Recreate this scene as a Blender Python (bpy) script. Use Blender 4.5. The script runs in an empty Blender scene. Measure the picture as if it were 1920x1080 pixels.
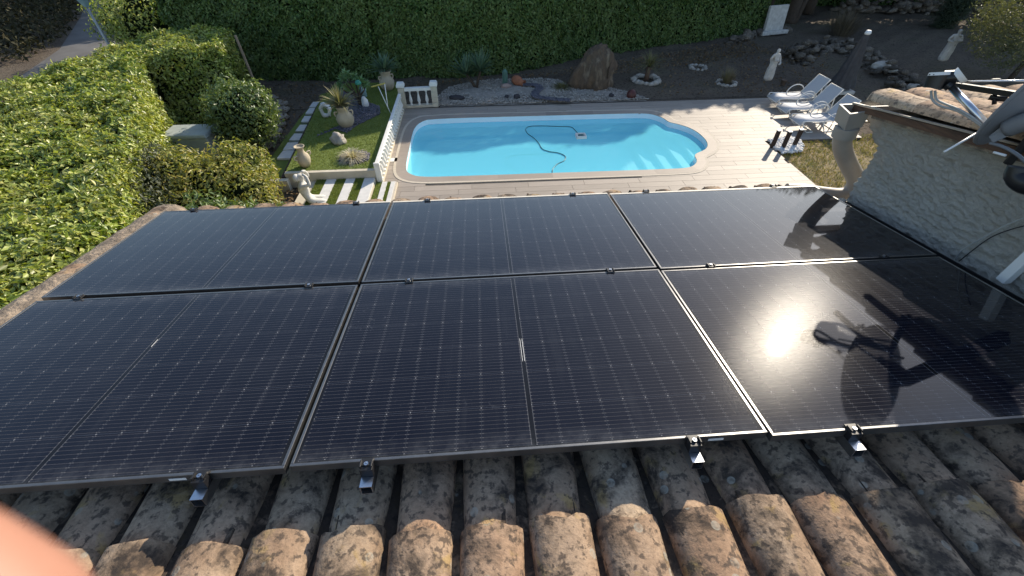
import bpy, math, random
import numpy as np
from mathutils import Vector, Matrix, noise as mnoise

rng = np.random.default_rng(7)
random.seed(7)
scene = bpy.context.scene
col = scene.collection

# ------------------------------------------------------------------ camera
# World frame = house frame: x along the eave (right), y down the roof slope towards the garden, z up.
CR = Vector((0.9973, -0.0732, -0.0021))      # camera right
CU = Vector((0.0517, 0.6843, 0.7274))        # camera up
CF = Vector((0.0518, 0.7256, -0.6862))       # camera forward
CP = Vector((0, 0, 4.6))
FPX = 796.4
cam = bpy.data.cameras.new("camera")
cam.sensor_width = 36.0
cam.lens = FPX * 36.0 / 1920.0
cam.clip_start = 0.01
cam.clip_end = 1500
cam.dof.use_dof = True
cam.dof.focus_distance = 6.0
cam.dof.aperture_fstop = cam.lens / 1.9
cam_o = bpy.data.objects.new("camera", cam)
col.objects.link(cam_o)
cam_o.matrix_world = Matrix(((CR.x, CU.x, -CF.x, CP.x), (CR.y, CU.y, -CF.y, CP.y), (CR.z, CU.z, -CF.z, CP.z), (0, 0, 0, 1)))
scene.camera = cam_o

# ------------------------------------------------------------------ light
SUN_EL, SUN_AZ = math.radians(28.5), math.radians(40.2)
sdir = Vector((math.cos(SUN_EL) * math.sin(SUN_AZ), math.cos(SUN_EL) * math.cos(SUN_AZ), math.sin(SUN_EL)))
world = bpy.data.worlds.new("World")
scene.world = world
world.use_nodes = True
wn = world.node_tree
bg = wn.nodes["Background"]
sky = wn.nodes.new("ShaderNodeTexSky")
sky.sky_type = 'NISHITA'
sky.sun_disc = False
sky.sun_elevation = SUN_EL
sky.sun_rotation = SUN_AZ
sky.air_density = 1.0
sky.dust_density = 0.5
wn.links.new(sky.outputs[0], bg.inputs[0])
bg.inputs[1].default_value = 0.138
sun = bpy.data.lights.new("sun", 'SUN')
sun.energy = 4.4
sun.angle = math.radians(0.53)
sun.color = (1.0, 0.885, 0.72)
sun_o = bpy.data.objects.new("sun", sun)
sun_o.rotation_euler = sdir.to_track_quat('Z', 'Y').to_euler()
sun_o.location = (20, 25, 30)
col.objects.link(sun_o)
scene.view_settings.view_transform = 'Standard'
scene.view_settings.look = 'None'
scene.view_settings.exposure = 0.62
scene.view_settings.gamma = 1.0
scene.view_settings.use_curve_mapping = False
scene.cycles.use_denoising = True
scene.cycles.max_bounces = 8
scene.cycles.transparent_max_bounces = 12
scene.cycles.caustics_reflective = False
scene.cycles.caustics_refractive = False
scene.cycles.sample_clamp_indirect = 6.0

# ------------------------------------------------------------------ surveying helpers
def ray(px, py):
    return CF + CR * ((px - 960) / FPX) - CU * ((py - 540) / FPX)
def S(px, py, z=0.0):
    d = ray(px, py); return CP + d * ((z - CP.z) / d.z)
def SX(px, py, X):
    d = ray(px, py); return CP + d * (X / d.x)
def SY(px, py, Y):
    d = ray(px, py); return CP + d * (Y / d.y)
def SD(px, py, D):
    return CP + ray(px, py).normalized() * D
def height_at(base, px, py):
    """height of the point on the vertical through base that is seen at picture row py"""
    d = ray(px, py); t = math.hypot(base.x, base.y) / math.hypot(d.x, d.y)
    return CP.z + d.z * t - base.z

# ------------------------------------------------------------------ mesh helpers
class MB:
    def __init__(self): self.v = []; self.f = []
    def add(self, vs, fs):
        b = len(self.v); self.v += [tuple(p) for p in vs]; self.f += [tuple(i + b for i in q) for q in fs]; return self
    def box(self, c, s, rot=None, taper=1.0):
        hx, hy, hz = s[0] / 2, s[1] / 2, s[2] / 2
        vs = [Vector((x * (taper if z > 0 else 1), y * (taper if z > 0 else 1), z)) for z in (-hz, hz) for x, y in ((-hx, -hy), (hx, -hy), (hx, hy), (-hx, hy))]
        if rot is not None: vs = [rot @ p for p in vs]
        c = Vector(c)
        return self.add([p + c for p in vs], [(3, 2, 1, 0), (4, 5, 6, 7), (0, 1, 5, 4), (1, 2, 6, 5), (2, 3, 7, 6), (3, 0, 4, 7)])
    def bar(self, a, b, w, h, up=(0, 0, 1)):
        a = Vector(a); b = Vector(b); d = (b - a); L = d.length; d.normalize()
        up = Vector(up); s = d.cross(up)
        if s.length < 1e-4: s = d.cross(Vector((1, 0, 0)))
        s.normalize(); t = s.cross(d)
        vs = [p + s * (i * w / 2) + t * (j * h / 2) for p in (a, b) for i, j in ((-1, -1), (1, -1), (1, 1), (-1, 1))]
        return self.add(vs, [(3, 2, 1, 0), (4, 5, 6, 7), (0, 1, 5, 4), (1, 2, 6, 5), (2, 3, 7, 6), (3, 0, 4, 7)])
    def tube(self, pts, r, seg=8, cap=True, closed=False):
        pts = [Vector(p) for p in pts]; n = len(pts)
        rs = r if isinstance(r, (list, tuple)) else [r] * n
        b = len(self.v); prev = None
        for i, p in enumerate(pts):
            if closed: d = pts[(i + 1) % n] - pts[i - 1]
            else: d = pts[min(i + 1, n - 1)] - pts[max(i - 1, 0)]
            if d.length < 1e-9: d = Vector((0, 0, 1))
            d.normalize()
            if prev is None:
                s = d.cross(Vector((0, 0, 1)))
                if s.length < 1e-3: s = d.cross(Vector((1, 0, 0)))
            else:
                s = prev - d * prev.dot(d)
                if s.length < 1e-4: s = d.orthogonal()
            s.normalize(); prev = s; t = d.cross(s)
            for k in range(seg):
                a = 2 * math.pi * k / seg
                self.v.append(tuple(p + (s * math.cos(a) + t * math.sin(a)) * rs[i]))
        m = n if closed else n - 1
        for i in range(m):
            for k in range(seg):
                i2 = (i + 1) % n
                self.f.append((b + i * seg + k, b + i * seg + (k + 1) % seg, b + i2 * seg + (k + 1) % seg, b + i2 * seg + k))
        if cap and not closed:
            self.f.append(tuple(b + k for k in reversed(range(seg)))); self.f.append(tuple(b + (n - 1) * seg + k for k in range(seg)))
        return self
    def lathe(self, prof, c=(0, 0, 0), seg=20, cap=True, sx=1, sy=1):
        b = len(self.v); c = Vector(c)
        for r, z in prof:
            for k in range(seg):
                a = 2 * math.pi * k / seg
                self.v.append((c.x + r * math.cos(a) * sx, c.y + r * math.sin(a) * sy, c.z + z))
        for i in range(len(prof) - 1):
            for k in range(seg):
                self.f.append((b + i * seg + k, b + i * seg + (k + 1) % seg, b + (i + 1) * seg + (k + 1) % seg, b + (i + 1) * seg + k))
        if cap:
            self.f.append(tuple(b + k for k in reversed(range(seg)))); m = (len(prof) - 1) * seg
            self.f.append(tuple(b + m + k for k in range(seg)))
        return self
    def prism(self, poly, z0, z1):
        n = len(poly)
        vs = [(p[0], p[1], z0) for p in poly] + [(p[0], p[1], z1) for p in poly]
        fs = [tuple(reversed(range(n))), tuple(range(n, 2 * n))] + [(i, (i + 1) % n, n + (i + 1) % n, n + i) for i in range(n)]
        return self.add(vs, fs)
    def mesh(self, name):
        me = bpy.data.meshes.new(name); me.from_pydata(self.v, [], self.f); me.update(); return me
    def build(self, name, m, parent=None, smooth=False, loc=None, bevel=0.0, kind=None, angle=None):
        return make(name, self.mesh(name), m, parent, smooth, loc, bevel, kind, angle)

def world_of(o):
    M_ = Matrix.Identity(4)
    while o is not None:
        M_ = (o.matrix_parent_inverse if o.parent else Matrix.Identity(4)) @ Matrix.LocRotScale(o.location, o.rotation_euler, o.scale) @ M_
        o = o.parent
    return M_

def make(name, me, m, parent=None, smooth=False, loc=None, bevel=0.0, kind=None, angle=None):
    o = bpy.data.objects.new(name, me); col.objects.link(o)
    if m is not None and not me.materials: me.materials.append(m)
    if smooth and len(me.polygons):
        me.polygons.foreach_set('use_smooth', np.ones(len(me.polygons), dtype=bool))
        if angle: me.set_sharp_from_angle(angle=math.radians(angle))
    if bevel > 0:
        b = o.modifiers.new('edge', 'BEVEL'); b.width = bevel; b.segments = 2; b.limit_method = 'ANGLE'; b.angle_limit = math.radians(40)
    if parent is not None:
        o.parent = parent
        if loc is None: o.matrix_parent_inverse = world_of(parent).inverted()   # vertices are in world coordinates
        else: o.location = loc
    elif loc is not None: o.location = loc
    if kind: o['kind'] = kind
    return o

def tag(o, label, cat, group=None, kind=None):
    o['label'] = label; o['category'] = cat
    if group: o['group'] = group
    if kind: o['kind'] = kind
    return o
def thing(name, label, cat, loc=(0, 0, 0), group=None, rot=None):
    o = bpy.data.objects.new(name, None); o.empty_display_size = 0.1; col.objects.link(o)
    o.location = loc
    if rot is not None: o.rotation_euler = rot
    return tag(o, label, cat, group)
def struct(name, me_or_mb, m, label=None, smooth=False):
    o = me_or_mb.build(name, m, smooth=smooth) if isinstance(me_or_mb, MB) else make(name, me_or_mb, m, smooth=smooth)
    o['kind'] = 'structure'
    if label: o['label'] = label
    return o
def copy_tree(o, loc, label=None, rotz=None):
    def cp(x, par):
        c = x.copy(); col.objects.link(c)
        if par is not None: c.parent = par
        for ch in [q for q in x.children]: cp(ch, c)
        return c
    c = cp(o, None); c.location = loc
    if rotz is not None: c.rotation_euler.z = rotz
    if label: c['label'] = label
    return c

def np_mesh(name, V, tris):
    V = np.asarray(V, dtype=np.float32); T = np.asarray(tris, dtype=np.int32)
    me = bpy.data.meshes.new(name)
    me.vertices.add(len(V)); me.vertices.foreach_set('co', V.ravel())
    k = T.shape[1]
    me.loops.add(T.size); me.loops.foreach_set('vertex_index', T.ravel())
    me.polygons.add(len(T)); me.polygons.foreach_set('loop_start', np.arange(0, T.size, k, dtype=np.int32))
    me.polygons.foreach_set('loop_total', np.full(len(T), k, dtype=np.int32))
    me.update(calc_edges=True); return me

def unit(a): return a / np.maximum(np.linalg.norm(a, axis=-1, keepdims=True), 1e-9)

def leaf_mesh(name, P, N, length, width, spread=0.6, droop=0.25, fold=0.18, var=0.3, quad=False):
    """one small folded leaf at each point: normals N loosened by spread"""
    P = np.asarray(P, float); n = len(P)
    nn = unit(np.asarray(N, float) + rng.normal(0, spread, (n, 3)))
    t = rng.normal(0, 1, (n, 3)); t[:, 2] -= droop
    t = unit(t - nn * (t * nn).sum(1, keepdims=True)); s = np.cross(nn, t)
    L = length * (1 + rng.uniform(-var, var, (n, 1))); W = width * (1 + rng.uniform(-var, var, (n, 1)))
    base = P; tip = P + t * L - nn * L * 0.12; mid = P + t * L * 0.45
    le = mid + s * W / 2 + nn * W * fold; ri = mid - s * W / 2 + nn * W * fold
    V = np.stack([base, le, tip, ri], 1).reshape(-1, 3)
    i = np.arange(n)[:, None] * 4
    T = np.concatenate([i + np.array([[0, 2, 1]]), i + np.array([[0, 3, 2]])], 1).reshape(-1, 3)
    return np_mesh(name, V, T)

def blade_mesh(name, roots, dirs, lengths, width, bend=0.4, seg=4):
    """long pointed blades (yucca, grasses): each curves towards the ground"""
    V = []; T = []
    for p, d, L in zip(roots, dirs, lengths):
        p = Vector(p); d = Vector(d).normalized(); s = d.cross(Vector((0, 0, 1)))
        if s.length < 1e-3: s = Vector((1, 0, 0))
        s.normalize(); b = len(V)
        for i in range(seg + 1):
            q = i / seg
            c = p + d * (L * q) + Vector((0, 0, -1)) * (bend * L * q * q)
            w = width * (1 - q ** 1.6) * (0.7 + 0.6 * min(q * 3, 1)) * 0.5 + 0.0008
            V += [tuple(c - s * w), tuple(c + s * w)]
        for i in range(seg):
            a = b + 2 * i; T += [(a, a + 1, a + 3), (a, a + 3, a + 2)]
    return np_mesh(name, V, T)

def ico(sub=2):
    import bmesh
    bm = bmesh.new(); bmesh.ops.create_icosphere(bm, subdivisions=sub, radius=1.0)
    V = np.array([v.co[:] for v in bm.verts]); F = np.array([[v.index for v in f.verts] for f in bm.faces]); bm.free()
    return V, F
ICO = {k: ico(k) for k in (1, 2, 3, 4)}
def rock_mesh(name, size, seed, sub=2, rough=0.25, freq=1.6, flat=0.35):
    V, F = ICO[sub]; V = V.copy(); off = Vector((seed * 7.31, seed * 3.7, seed * 1.9))
    for i, p in enumerate(V):
        q = Vector(p) * freq + off
        d = mnoise.noise(q) + 0.5 * mnoise.noise(q * 2.3) + 0.25 * mnoise.noise(q * 5.1)
        V[i] = p * (1 + rough * d)
    V[:, 2] = np.maximum(V[:, 2], -flat)
    V *= np.array(size); V[:, 2] -= V[:, 2].min()
    return np_mesh(name, V, F)

def inside(poly, X, Y):
    c = np.zeros(len(X), bool); n = len(poly)
    for i in range(n):
        x1, y1 = poly[i][:2]; x2, y2 = poly[(i + 1) % n][:2]
        m = ((y1 > Y) != (y2 > Y)) & (X < (x2 - x1) * (Y - y1) / (y2 - y1 + 1e-12) + x1)
        c ^= m
    return c
def edge_dist(poly, X, Y, closed=True):
    D = np.full(len(X), 1e9); n = len(poly)
    for i in range(n if closed else n - 1):
        a = np.array(poly[i][:2], float); b = np.array(poly[(i + 1) % n][:2], float); d = b - a
        t = np.clip(((X - a[0]) * d[0] + (Y - a[1]) * d[1]) / (d @ d + 1e-12), 0, 1)
        D = np.minimum(D, np.hypot(X - a[0] - t * d[0], Y - a[1] - t * d[1]))
    return D
def in_poly(poly, n):
    xs = [p[0] for p in poly]; ys = [p[1] for p in poly]; out = np.zeros((0, 2))
    while len(out) < n:
        q = np.column_stack([rng.uniform(min(xs), max(xs), n), rng.uniform(min(ys), max(ys), n)])
        out = np.vstack([out, q[inside(poly, q[:, 0], q[:, 1])]])
    return out[:n]
def wob(x, y, f=1.0, s=0.0):
    return (np.sin(x * 1.7 * f + s) + np.sin(y * 2.1 * f + 1.3 + s) + np.sin((x + y) * 3.1 * f + 0.7 * s) + np.sin((x - 1.4 * y) * 4.3 * f + s)) / 4
def smooth_closed(poly, it=2):
    for _ in range(it):
        q = []
        for i in range(len(poly)):
            a = Vector(poly[i]); b = Vector(poly[(i + 1) % len(poly)]); q += [tuple(a * .75 + b * .25), tuple(a * .25 + b * .75)]
        poly = q
    return poly
def catmull(pts, n=6):
    pts = [Vector(p) for p in pts]; out = []
    for i in range(len(pts) - 1):
        p0 = pts[max(i - 1, 0)]; p1 = pts[i]; p2 = pts[i + 1]; p3 = pts[min(i + 2, len(pts) - 1)]
        for k in range(n):
            t = k / n
            out.append(0.5 * ((2 * p1) + (p2 - p0) * t + (2 * p0 - 5 * p1 + 4 * p2 - p3) * t * t + (3 * p1 - p0 - 3 * p2 + p3) * t ** 3))
    out.append(pts[-1]); return out

def skin_mesh(name, nodes, edges, sub=2):
    """one continuous body grown over a skeleton: nodes = (x, y, z, rx[, ry])"""
    me = bpy.data.meshes.new('tmp'); me.from_pydata([n[:3] for n in nodes], edges, []); me.update()
    o = bpy.data.objects.new('tmp', me); col.objects.link(o)
    o.modifiers.new('skin', 'SKIN').use_smooth_shade = True
    sv = me.skin_vertices[0].data
    for i, n in enumerate(nodes): sv[i].radius = (n[3], n[4] if len(n) > 4 else n[3])
    sv[0].use_root = True
    s = o.modifiers.new('sub', 'SUBSURF'); s.levels = sub; s.render_levels = sub
    dg = bpy.context.evaluated_depsgraph_get(); dg.update()
    out = bpy.data.meshes.new_from_object(o.evaluated_get(dg), depsgraph=dg); out.name = name
    bpy.data.objects.remove(o); bpy.data.meshes.remove(me)
    return out

# ------------------------------------------------------------------ materials
class NT:
    def __init__(self, name):
        self.m = bpy.data.materials.new(name); self.m.use_nodes = True; self.t = self.m.node_tree
        self.b = self.t.nodes['Principled BSDF']; self.out = self.t.nodes['Material Output']
    def n(self, ty, **kw):
        x = self.t.nodes.new(ty)
        for k, v in kw.items():
            if hasattr(x, k): setattr(x, k, v)
            else: x.inputs[k.replace('_', ' ')].default_value = v
        return x
    def l(self, a, b): self.t.links.new(a, b)
    def coord(self, kind='Object', scale=(1, 1, 1), jitter=False):
        if kind == 'Position': s = self.n('ShaderNodeNewGeometry').outputs['Position']
        else: s = self.n('ShaderNodeTexCoord').outputs[kind]
        mp = self.n('ShaderNodeMapping'); mp.inputs['Scale'].default_value = scale; self.l(s, mp.inputs[0])
        if jitter:
            r = self.n('ShaderNodeObjectInfo'); m = self.n('ShaderNodeMath', operation='MULTIPLY'); m.inputs[1].default_value = 37.0
            self.l(r.outputs['Random'], m.inputs[0]); self.l(m.outputs[0], mp.inputs['Location'])
        return mp.outputs[0]
    def noise(self, v, scale, detail=5, rough=0.55, dist=0.0):
        x = self.n('ShaderNodeTexNoise'); x.inputs['Scale'].default_value = scale; x.inputs['Detail'].default_value = detail
        x.inputs['Roughness'].default_value = rough; x.inputs['Distortion'].default_value = dist; self.l(v, x.inputs['Vector']); return x.outputs[0]
    def ramp(self, f, stops, interp='LINEAR'):
        x = self.n('ShaderNodeValToRGB'); cr = x.color_ramp; cr.interpolation = interp
        while len(cr.elements) < len(stops): cr.elements.new(0.5)
        for e, (p, c) in zip(cr.elements, stops):
            e.position = p; e.color = (c, c, c, 1) if isinstance(c, (int, float)) else (*c, 1)
        self.l(f, x.inputs[0]); return x.outputs[0]
    def mix(self, f, a, b, mode='MIX'):
        x = self.n('ShaderNodeMix', data_type='RGBA', blend_type=mode)
        for k, v in ((0, f), (6, a), (7, b)):
            if isinstance(v, (int, float)): x.inputs[k].default_value = v
            elif isinstance(v, tuple): x.inputs[k].default_value = (*v, 1)
            else: self.l(v, x.inputs[k])
        return x.outputs[2]
    def math(self, op, a, b=None, c=None):
        x = self.n('ShaderNodeMath', operation=op)
        for k, v in enumerate((a, b, c)):
            if v is None: continue
            if isinstance(v, (int, float)): x.inputs[k].default_value = v
            else: self.l(v, x.inputs[k])
        return x.outputs[0]
    def bump(self, h, strength=0.5, dist=0.01, nrm=None):
        x = self.n('ShaderNodeBump'); x.inputs['Strength'].default_value = strength; x.inputs['Distance'].default_value = dist; self.l(h, x.inputs['Height'])
        if nrm is not None: self.l(nrm, x.inputs['Normal'])
        return x.outputs[0]

def M(name, c1, c2=None, scale=8.0, rough=0.7, bump=0.0, bscale=40.0, bdist=0.01, metal=0.0, spec=0.4, coords='Object', stretch=(1, 1, 1), island=0.0, objvar=0.0, jitter=False, detail=6, c3=None):
    k = NT(name); b = k.b
    v = k.coord(coords, stretch, jitter)
    if c2 is None: c2 = tuple(x * 0.75 for x in c1)
    f = k.noise(v, scale, detail)
    st = [(0.32, c1), (0.68, c2)] if c3 is None else [(0.3, c1), (0.52, c2), (0.7, c3)]
    c = k.ramp(f, st)
    if island or objvar:
        r = k.n('ShaderNodeNewGeometry').outputs['Random Per Island'] if island else k.n('ShaderNodeObjectInfo').outputs['Random']
        a = island or objvar
        hsv = k.n('ShaderNodeHueSaturation'); k.l(c, hsv.inputs['Color'])
        k.l(k.math('MULTIPLY_ADD', r, a, 1 - a / 2), hsv.inputs['Value'])
        c = hsv.outputs[0]
    k.l(c, b.inputs['Base Color'])
    b.inputs['Roughness'].default_value = rough; b.inputs['Metallic'].default_value = metal; b.inputs['Specular IOR Level'].default_value = spec
    if bump: k.l(k.bump(k.noise(v, bscale, 5), bump, bdist), b.inputs['Normal'])
    return k.m

def leafmat(name, cols, trans=0.35, rough=0.45, spec=0.35):
    k = NT(name)
    r = k.n('ShaderNodeNewGeometry').outputs['Random Per Island']
    n = len(cols)
    c = k.ramp(r, [(i / max(n - 1, 1), x) for i, x in enumerate(cols)])
    big = k.noise(k.coord('Position'), 0.9, 3)
    c = k.mix(k.ramp(big, [(0.35, 0.0), (0.7, 0.45)]), c, cols[-1])
    k.l(c, k.b.inputs['Base Color']); k.b.inputs['Roughness'].default_value = rough; k.b.inputs['Specular IOR Level'].default_value = spec
    tr = k.n('ShaderNodeBsdfTranslucent')
    warm = k.mix(1.0, c, (1.5, 1.5, 0.55), 'MULTIPLY'); k.l(warm, tr.inputs[0])
    ms = k.n('ShaderNodeMixShader'); ms.inputs[0].default_value = trans
    k.l(k.b.outputs[0], ms.inputs[1]); k.l(tr.outputs[0], ms.inputs[2]); k.l(ms.outputs[0], k.out.inputs[0])
    return k.m

def tile_material(name, dark=.485, gain=1.0):
    k = NT(name); v = k.coord('Object', jitter=True); b = k.b
    base = k.ramp(k.noise(v, 5, 6, .6), [(0.28, (.20, .135, .088)), (.45, (.32, .235, .158)), (.58, (.41, .315, .22)), (.75, (.30, .245, .18))])
    rnd = k.n('ShaderNodeObjectInfo').outputs['Random']
    base = k.mix(k.math('MULTIPLY', rnd, 0.45), base, (.38, .215, .13))
    grit = k.noise(v, 60, 4, .7)
    base = k.mix(k.ramp(grit, [(.42, 0.0), (.72, .6)]), base, (.16, .115, .075))
    ochre = k.ramp(k.noise(v, 9, 5, .6, .5), [(.58, 0.0), (.68, .7)])
    base = k.mix(ochre, base, (.38, .26, .10))
    blk = k.ramp(k.noise(v, 6.5, 8, .68, .4), [(dark - .01, 0.0), (dark + .13, .88)])
    speck = k.ramp(k.noise(v, 38, 3, .6), [(.53, 0.0), (.62, .8)])
    base = k.mix(speck, base, (.07, .055, .045))
    base = k.mix(blk, base, (.032, .027, .024))
    vor = k.n('ShaderNodeTexVoronoi'); vor.inputs['Scale'].default_value = 14.0; vor.inputs['Randomness'].default_value = 1.0
    dv = k.n('ShaderNodeMix', data_type='VECTOR')
    k.l(v, vor.inputs['Vector'])
    lich = k.ramp(vor.outputs['Distance'], [(.13, .55), (.2, .75), (.24, 0.0)])
    pick = k.n('ShaderNodeSeparateColor'); k.l(vor.outputs['Color'], pick.inputs[0])
    lich = k.math('MULTIPLY', lich, k.math('GREATER_THAN', pick.outputs[0], 0.62))
    lich = k.math('MULTIPLY', lich, k.ramp(k.noise(v, 45, 3), [(.35, .25), (.6, 1.0)]))
    base = k.mix(lich, base, (.36, .34, .28))
    if gain != 1.0: base = k.mix(1.0, base, (gain, gain, gain), 'MULTIPLY')
    k.l(base, b.inputs['Base Color']); b.inputs['Roughness'].default_value = 0.9; b.inputs['Specular IOR Level'].default_value = 0.2
    h = k.math('ADD', k.noise(v, 22, 6, .65), k.math('MULTIPLY', k.noise(v, 120, 3), 0.35))
    k.l(k.bump(h, 0.55, 0.010), b.inputs['Normal'])
    return k.m

def panel_material():
    k = NT('solar_glass'); b = k.b
    v = k.n('ShaderNodeTexCoord').outputs['Object']
    sp = k.n('ShaderNodeSeparateXYZ'); k.l(v, sp.inputs[0]); X, Y = sp.outputs[0], sp.outputs[1]
    # two blocks of 9 x 6 half cells, pitch 91.7 mm x 183 mm
    half = k.math('GREATER_THAN', X, 0.861)
    xl = k.math('SUBTRACT', X, k.math('MULTIPLY_ADD', half, 0.8455, 0.0225))      # x inside the block
    yl = k.math('SUBTRACT', Y, 0.018)
    inx = k.math('MULTIPLY', k.math('GREATER_THAN', xl, 0.0), k.math('LESS_THAN', xl, 0.8285))
    iny = k.math('MULTIPLY', k.math('GREATER_THAN', yl, 0.0), k.math('LESS_THAN', yl, 1.098))
    ins = k.math('MULTIPLY', inx, iny)
    fx = k.math('FRACT', k.math('DIVIDE', xl, 0.0924)); fy = k.math('FRACT', k.math('DIVIDE', yl, 0.183))
    ex = k.math('MULTIPLY', k.math('MINIMUM', fx, k.math('SUBTRACT', 1.0, fx)), 0.0924)     # distance to a cell edge in x
    ey = k.math('MULTIPLY', k.math('MINIMUM', fy, k.math('SUBTRACT', 1.0, fy)), 0.183)
    fw = k.math('FRACT', k.math('DIVIDE', yl, 0.0183)); dw = k.math('MULTIPLY', k.math('ABSOLUTE', k.math('SUBTRACT', fw, 0.5)), 0.0183)
    wire = k.math('LESS_THAN', dw, 0.00085)
    notgap = k.math('GREATER_THAN', ex, 0.0012)
    tab = k.math('MULTIPLY', k.math('LESS_THAN', dw, 0.0016), k.math('MULTIPLY', k.math('LESS_THAN', ex, 0.0075), k.math('GREATER_THAN', ex, 0.0022)))
    dia = k.math('LESS_THAN', k.math('ADD', ex, ey), 0.0034)
    gap = k.math('MULTIPLY', k.math('MULTIPLY', k.math('LESS_THAN', ex, 0.0009), 1.0), ins)
    ygap = k.math('LESS_THAN', ey, 0.0010)
    cellc = k.ramp(k.noise(v, 1.4, 3), [(.35, (.0040, .0050, .0105)), (.65, (.0065, .0075, .0135))])
    c = k.mix(ins, (.006, .006, .007), cellc)
    seam = k.math('ABSOLUTE', k.math('SUBTRACT', X, 0.8595))
    c = k.mix(k.math('MULTIPLY', k.math('MULTIPLY', k.math('LESS_THAN', k.math('ABSOLUTE', k.math('SUBTRACT', seam, 0.0098)), 0.0012), iny), .22), c, (.30, .30, .31))
    c = k.mix(k.math('MULTIPLY', gap, .20), c, (.11, .12, .14))
    c = k.mix(k.math('MULTIPLY', ins, k.math('MULTIPLY', ygap, 0.25)), c, (.11, .12, .14))
    c = k.mix(k.math('MULTIPLY', ins, k.math('MULTIPLY', wire, 0.23)), c, (.19, .17, .155))
    c = k.mix(k.math('MULTIPLY', ins, k.math('MULTIPLY', tab, 0.20)), c, (.30, .29, .28))
    c = k.mix(k.math('MULTIPLY', ins, k.math('MULTIPLY', dia, .24)), c, (.70, .70, .70))
    obj = k.coord('Object', jitter=True)
    dust = k.math('MULTIPLY', k.ramp(k.noise(obj, 3.2, 6, .6), [(.45, 0.0), (.75, 1.0)]), 0.009)
    sm = k.math('MULTIPLY', k.ramp(k.noise(obj, 26, 4, .7, 1.0), [(.63, 0.0), (.74, 1.0)]), k.ramp(k.noise(obj, 2.1, 2), [(.55, 0.0), (.68, .16)]))
    edge = k.math('MULTIPLY', k.ramp(k.math('DIVIDE', k.math('MINIMUM', Y, k.math('SUBTRACT', 1.134, Y)), 0.10), [(.05, .10), (.9, 0.0)]), k.ramp(k.noise(obj, 14, 5, .7), [(.4, .15), (.7, 1.0)]))
    streak = k.math('MULTIPLY', k.ramp(k.noise(k.coord('Object', (9, 1.1, 1), True), 2.0, 5, .6), [(.55, 0.0), (.72, .012)]), 1.0)
    c = k.mix(k.math('ADD', k.math('ADD', dust, sm), k.math('ADD', edge, streak)), c, (.42, .44, .47))
    k.l(c, b.inputs['Base Color'])
    b.inputs['Roughness'].default_value = 0.17; b.inputs['Specular IOR Level'].default_value = 0.012
    b.inputs['Coat Weight'].default_value = 1.0; b.inputs['Coat IOR'].default_value = 1.32
    k.l(k.ramp(k.noise(obj, 5, 4), [(.3, .020), (.75, .034)]), b.inputs['Coat Roughness'])
    k.l(k.bump(k.noise(v, 420, 2, .6), 0.006, 0.002), b.inputs['Coat Normal'])
    k.l(k.bump(k.noise(v, 260, 2, .7), 0.10, 0.003), b.inputs['Normal'])
    return k.m

def stucco_material():
    k = NT('rough_stucco'); v = k.coord('Object'); b = k.b
    c = k.ramp(k.noise(v, 2.2, 6), [(.3, (.66, .62, .545)), (.7, (.77, .73, .65))])
    c = k.mix(k.ramp(k.noise(v, 30, 5, .7), [(.4, 0.0), (.75, .4)]), c, (.50, .46, .40))
    k.l(c, b.inputs['Base Color']); b.inputs['Roughness'].default_value = 0.95; b.inputs['Specular IOR Level'].default_value = 0.15
    k.l(k.bump(k.math('ADD', k.noise(v, 95, 6, .75), k.math('MULTIPLY', k.noise(k.coord('Object', (1, .55, 1)), 34, 5, .7, .8), 1.6)), 1.0, 0.03), b.inputs['Normal'])
    return k.m

def plank_material(name, c1, c2, jitter=True):
    k = NT(name); b = k.b
    v = k.coord('Object', (2.2, 26, 10), jitter); v2 = k.coord('Position')
    c = k.ramp(k.noise(v, 1.6, 6, .65, .3), [(.3, c1), (.68, c2)])
    hsv = k.n('ShaderNodeHueSaturation'); k.l(c, hsv.inputs['Color'])
    k.l(k.math('MULTIPLY_ADD', k.n('ShaderNodeObjectInfo').outputs['Random'], 0.26, 0.86), hsv.inputs['Value'])
    c = k.mix(k.ramp(k.noise(v2, .8, 4), [(.45, 0.0), (.8, .3)]), hsv.outputs[0], tuple(x * .72 for x in c2))
    k.l(c, b.inputs['Base Color']); b.inputs['Roughness'].default_value = 0.6; b.inputs['Specular IOR Level'].default_value = 0.3
    k.l(k.bump(k.noise(v, 4, 5), 0.25, 0.004), b.inputs['Normal'])
    return k.m

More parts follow.
